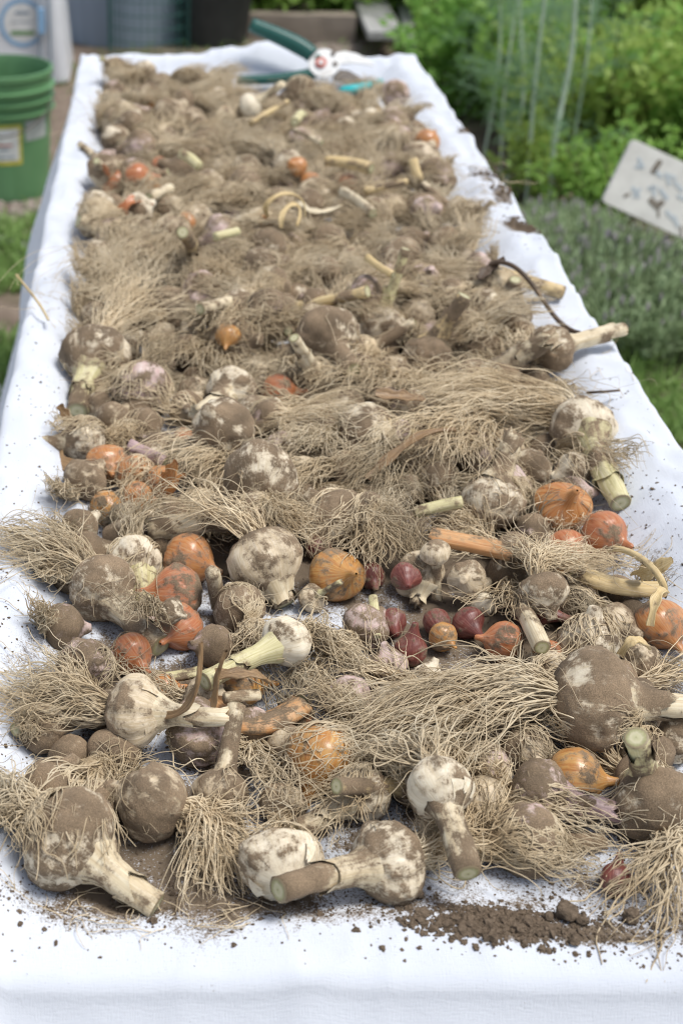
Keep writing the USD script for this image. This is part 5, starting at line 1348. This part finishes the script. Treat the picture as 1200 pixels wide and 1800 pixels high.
# grey blue bin and the wire round it
gx_, gy_ = at(225, 60, 0)[0], 7.3
t = thing('grey_bin', 'large grey blue ribbed bin standing beyond the left far corner', 'bin', (gx_, gy_, 0))
k = 96
th = np.arange(k) * 2 * np.pi / k
zz = np.array([0.0, 0.02, 0.3, 0.6, 0.84, 0.85, 0.88, 0.88])
rr_ = np.array([0.30, 0.305, 0.32, 0.335, 0.345, 0.365, 0.365, 0.33])
rib = 1 + 0.012 * sstep(-0.2, 0.2, np.cos(24 * th))
V = np.stack([gx_ + rr_[:, None] * rib * np.cos(th), gy_ + rr_[:, None] * rib * np.sin(th), np.broadcast_to(zz[:, None], (8, k))], -1).reshape(-1, 3)
V = np.vstack([V, [gx_, gy_, 0.86]])
F = np.vstack([grid_faces(8, k), np.stack([7 * k + np.arange(k), 7 * k + (np.arange(k) + 1) % k, np.full(k, 8 * k)], 1)])
add('body', (V, F), M['bin'], t, smooth=40)
cx_, cy_ = at(262, 70, 0)[0], 6.95
t = thing('wire_mesh_roll', 'roll of green wire mesh standing in front of the grey bin', 'wire mesh', (cx_, cy_, 0))
for part, rad_, a0, a1 in (('mesh_sheet', 0.19, 0, 330),):
    ws = []
    for a in np.radians(np.arange(a0, a1, 10 if rad_ < 0.25 else 9)):
        ws.append(tube(np.array([[cx_ + rad_ * math.cos(a), cy_ + rad_ * math.sin(a), z] for z in (0, 0.4, 0.8)]), 0.0026, 5)[:2])
    for z in np.arange(0.02, 0.8, 0.06):
        aa = np.radians(np.linspace(a0, a1, 40))
        ws.append(tube(np.stack([cx_ + rad_ * np.cos(aa), cy_ + rad_ * np.sin(aa), np.full(40, z)], 1), 0.0026, 5)[:2])
    add(part, cat(*ws), M['wire'], t)

# black pot with lid, timber edge, boards
px_, py_ = gpos(378, 88)
t = thing('black_pot', 'black plastic pot in the shade behind the table end', 'plant pot', (px_, py_ + 0.15, 0))
add('body', lathe([(0.0, 0.002), (0.15, 0.002), (0.155, 0.01), (0.19, 0.30), (0.205, 0.30), (0.205, 0.335), (0.195, 0.335), (0.18, 0.28), (0.0, 0.26)], 48, (px_, py_ + 0.15, 0)), M['black_pl'], t, smooth=40)
add('soil_fill', lathe([(0.176, 0.282), (0.1, 0.295), (0.0, 0.30)], 32, (px_, py_ + 0.15, 0)), M['soil'], t)
t = thing('planter_box', 'low brown timber planter left of the mulch beyond the far end', 'planter', (*gpos(420, 60), 0))
ox, oy = gpos(385, 45)
for k in range(2):
    add('plank', box((ox - 0.1, oy + 0.0, 0.002 + 0.13 * k), (ox + 0.42, oy + 0.035, 0.127 + 0.13 * k)), M['timber'], t, smooth=False)
add('plank', box((ox + 0.385, oy + 0.037, 0.002), (ox + 0.42, oy + 0.5, 0.255)), M['timber'], t, smooth=False)


def beam(name, label, catg, pa, pb, w, h_, mt, z=0.0, parts=1):
    a, b = np.array([*pa, 0.0]), np.array([*pb, 0.0])
    d = norm(b - a); sde = np.array([-d[1], d[0], 0])
    t = thing(name, label, catg, (a + b) / 2)
    r2 = np.random.default_rng(seed())
    n = 10
    s = np.linspace(0, 1, n)[:, None]
    P = a + (b - a) * s
    for k in range(parts):
        o = (k - (parts - 1) / 2) * (w + 0.006)
        ring = []
        for i in range(n):
            e = r2.normal(0, 0.0015, 4)
            ring.append([P[i] + sde * (o - w / 2 + e[0]) + [0, 0, z], P[i] + sde * (o + w / 2 + e[1]) + [0, 0, z], P[i] + sde * (o + w / 2 + e[2]) + [0, 0, z + h_ + e[2]], P[i] + sde * (o - w / 2 + e[3]) + [0, 0, z + h_ + e[3]]])
        V = np.array(ring).reshape(-1, 3)
        F = np.vstack([grid_faces(n, 4), [[0, 2, 1], [0, 3, 2]], [[4 * n - 4, 4 * n - 3, 4 * n - 2], [4 * n - 4, 4 * n - 2, 4 * n - 1]]])
        add('plank', (V, F), M[mt], t, smooth=False)
    return t


beam('timber_edge', 'weathered brown timber edging of the bed beyond the table', 'bed edging', gpos(425, 70), gpos(622, 72), 0.10, 0.13, 'timber')
beam('grey_board', 'wide weathered grey board lying beyond the far right of the table', 'board', gpos(674, 108), gpos(640, 32), 0.16, 0.035, 'board', z=0.10)
beam('grey_board', 'narrow weathered board beside the wide grey board', 'board', gpos(722, 120), gpos(706, 42), 0.055, 0.05, 'board', z=0.06)
beam('edging_board', 'thin pale edging board between soil and grass left of the table', 'bed edging', gpos(-60, 408), gpos(75, 446), 0.03, 0.03, 'board', z=-0.01)
beam('dark_pipe', 'dark edging bar left of the table near its middle', 'bed edging', gpos(-40, 690), gpos(40, 672), 0.03, 0.03, 'timber', z=0.0)
beam('paving_slab', 'pale paving slab on the ground left of the table', 'paving slab', gpos(-30, 730), gpos(18, 722), 0.16, 0.04, 'pave', z=-0.005)
sv = np.random.default_rng(31)
SV, SF, nn = [], [], 0
for _ in range(900):
    px, py = (sv.uniform(430, 640), sv.uniform(66, 105)) if sv.random() < 0.6 else (sv.uniform(-40, 110), sv.uniform(345, 425))
    if sv.random() < 0.25:
        u = sv.random(); px, py = 735 + 60 * u + sv.normal(0, 14), 70 + 120 * u
    x, y = gpos(px, py)
    r_ = sv.uniform(0.004, 0.013)
    v = ico.vertices * (0.7 + 0.6 * sv.random((42, 1))) * r_ * np.array([1.3, 1, 0.6])
    SV.append(v + [x, y, float(gz(x, y)) + r_ * 0.3]); SF.append(ico.faces + nn); nn += 42
add('mulch_stones', (np.vstack(SV), np.vstack(SF)), M['stone'], label='small stones and mulch bits on the bare soil', category='mulch', kind='stuff', smooth=False)

# white wooden sign
SY = 3.75
tilt = np.radians(18)
o = aty(1094, 302, SY)
def on_sign(px, py, off=0.0):
    """A point of the sign's leaning front plane."""
    nrm = np.array([0, -math.cos(tilt), math.sin(tilt)])
    d = ray(px, py)
    p = EYE + d * (np.dot(o - EYE, nrm) / np.dot(d, nrm))
    return p + nrm * off
t = thing('wooden_sign', 'white painted wooden sign with faded blue writing, tilted among the plants at right', 'sign', (on_sign(1180, 400)[0], SY + 0.02, 0))
A, B = on_sign(1112, 243), on_sign(1078, 360)
ex = norm(on_sign(1200, 284) - A); ey = norm(B - A); ey = norm(ey - ex * np.dot(ex, ey)); nz = np.cross(ey, ex)
if nz[1] > 0: nz = -nz
Wd, Hd = 0.42, np.linalg.norm(B - A)
from shapely.geometry import Polygon, LineString
bd = Polygon([(0, 0), (Wd, 0), (Wd, Hd), (0, Hd)]).buffer(-0.012).buffer(0.012)
def board_mesh(poly, z0, z1):
    mm = trimesh.creation.extrude_polygon(poly, z1 - z0, engine='earcut')
    v = mm.vertices
    return A + v[:, :1] * ex + v[:, 1:2] * ey + (v[:, 2:3] + z0) * nz, mm.faces
def inv(px, py):
    p = on_sign(px, py) - A
    return (float(np.dot(p, ex)), float(np.dot(p, ey)))
V, F = board_mesh(bd, -0.018, 0.0)
sb = add('board', (V, F), M['sign'], t, smooth=False)
def stroke(pts, w, mt, name):
    g = LineString([inv(*p) for p in pts]).buffer(w)
    add(name, board_mesh(g, 0.0008, 0.0016), M[mt], sb, smooth=False)
for pts in ([(1122, 278), (1128, 290)], [(1118, 292), (1130, 293)], [(1150, 298), (1162, 310)], [(1170, 305), (1176, 322)], [(1176, 308), (1186, 312)], [(1112, 330), (1122, 345)], [(1124, 332), (1114, 344)], [(1140, 330), (1152, 328)], [(1146, 328), (1150, 342)], [(1160, 332), (1172, 348)], [(1186, 320), (1198, 334)], [(1172, 372), (1182, 384)], [(1185, 380), (1190, 396)], [(1192, 344), (1205, 350)]):
    stroke(pts, 0.0045, 'sign_b', 'painted_stroke')
for pts, w in (([(1148, 300), (1158, 285)], 0.0075), ([(1144, 352), (1154, 362), (1162, 356)], 0.008), ([(1156, 362), (1157, 380)], 0.003), ([(1098, 344), (1104, 341)], 0.004), ([(1196, 398), (1197, 415)], 0.003)):
    stroke(pts, w, 'sign_d', 'bare_patch')
mid = A + ex * 0.26 + ey * Hd * 0.5
add('stake', box((mid[0] - 0.018, mid[1] + 0.03, -0.05), (mid[0] + 0.018, mid[1] + 0.055, mid[2] + 0.05)), M['board'], t, smooth=False)

# loppers on the far rim
LP0 = aty(568, 117, Y1 - 0.15)
lt = np.radians(52)
LN = np.array([0, -math.sin(lt), math.cos(lt)])
def on_lop(px, py, off=0.0):
    d = ray(px, py)
    return EYE + d * (np.dot(LP0 - EYE, LN) / np.dot(d, LN)) + LN * off
t = thing('loppers', 'green handled loppers with white pivot plate lying on the far rim of the table', 'loppers', on_lop(568, 117))
def lop_poly(pts, z0, z1, smooth_=0.002):
    ex2 = np.array([1.0, 0, 0]); ey2 = np.cross(LN, ex2)
    q2 = [on_lop(*p) - LP0 for p in pts]
    g = Polygon([(np.dot(p, ex2), np.dot(p, ey2)) for p in q2]).buffer(smooth_).buffer(-smooth_ * 0.5)
    mm = trimesh.creation.extrude_polygon(g, z1 - z0, engine='earcut')
    v = mm.vertices
    return LP0 + v[:, :1] * ex2 + v[:, 1:2] * ey2 + (v[:, 2:3] + z0) * LN, mm.faces
ov = [(568 + 27 * math.cos(a), 117 + 24 * math.sin(a)) for a in np.linspace(0, 6.283, 30)[:-1]]
add('pivot_plate', lop_poly(ov, 0.010, 0.020), M['enamel'], t, smooth=False)
pb_ = add('pivot_bolt', lop_poly([(562 + 9 * math.cos(a), 117 + 8 * math.sin(a)) for a in np.linspace(0, 6.283, 20)[:-1]], 0.0204, 0.025), M['red'], t, smooth=False)
add('bolt_centre', lop_poly([(562 + 3.5 * math.cos(a), 118 + 3 * math.sin(a)) for a in np.linspace(0, 6.283, 14)[:-1]], 0.0254, 0.028), M['enamel'], pb_, smooth=False)
for hx, hy in ((583, 101), (587, 119)):
    add('rivet', lop_poly([(hx + 3.6 * math.cos(a), hy + 3.4 * math.sin(a)) for a in np.linspace(0, 6.283, 12)[:-1]], 0.0204, 0.0225), M['steel_d'], t, smooth=False)
add('upper_blade', lop_poly([(585, 97), (605, 93), (625, 97), (645, 107), (656, 117), (640, 114), (615, 112), (592, 114)], 0.004, 0.0095), M['enamel'], t, smooth=False)
add('hook_blade', lop_poly([(590, 128), (598, 123), (612, 125), (628, 134), (638, 142), (622, 143), (600, 141), (585, 138)], -0.004, 0.0035), M['steel_d'], t, smooth=False)
hp = np.array([on_lop(548, 102, 0.014), on_lop(520, 84, 0.016), on_lop(480, 66, 0.018), on_lop(440, 50, 0.020)])
hr = np.array([0.0165, 0.0185, 0.017, 0.0145])
tt = np.linspace(0, 3, 20)
add('handle', tube(CubicSpline(np.arange(4), hp)(tt), np.interp(tt, range(4), hr), 18, rib=0.03, ribn=6)[:2], M['teal_d'], t)
add('handle_shank', tube(np.array([on_lop(566, 112, 0.008), on_lop(552, 104, 0.012)]), 0.012, 12)[:2], M['teal_d'], t)
hp = np.array([on_lop(556, 128, 0.006), on_lop(530, 134, 0.006), on_lop(480, 140, 0.006), on_lop(415, 142, 0.006)])
add('handle', tube(CubicSpline(np.arange(4), hp)(tt), np.linspace(0.013, 0.010, 20), 16)[:2], M['teal_d'], t)
t = thing('teal_handle', 'bright teal plastic tool handle below the loppers at the far end', 'tool handle', at(635, 155, FLOOR + 0.06))
hp = np.array([at(604, 160, FLOOR + 0.060), at(625, 156, FLOOR + 0.066), at(648, 150, FLOOR + 0.066), at(667, 143, FLOOR + 0.062)])
add('handle', tube(CubicSpline(np.arange(4), hp)(tt), np.interp(tt, range(4), [0.016, 0.015, 0.012, 0.009]), 16, ell=0.7)[:2], M['teal'], t)
add('collar', tube(np.array([at(603, 160, FLOOR + 0.060), at(594, 163, FLOOR + 0.055)]), 0.008, 12)[:2], M['steel'], t)
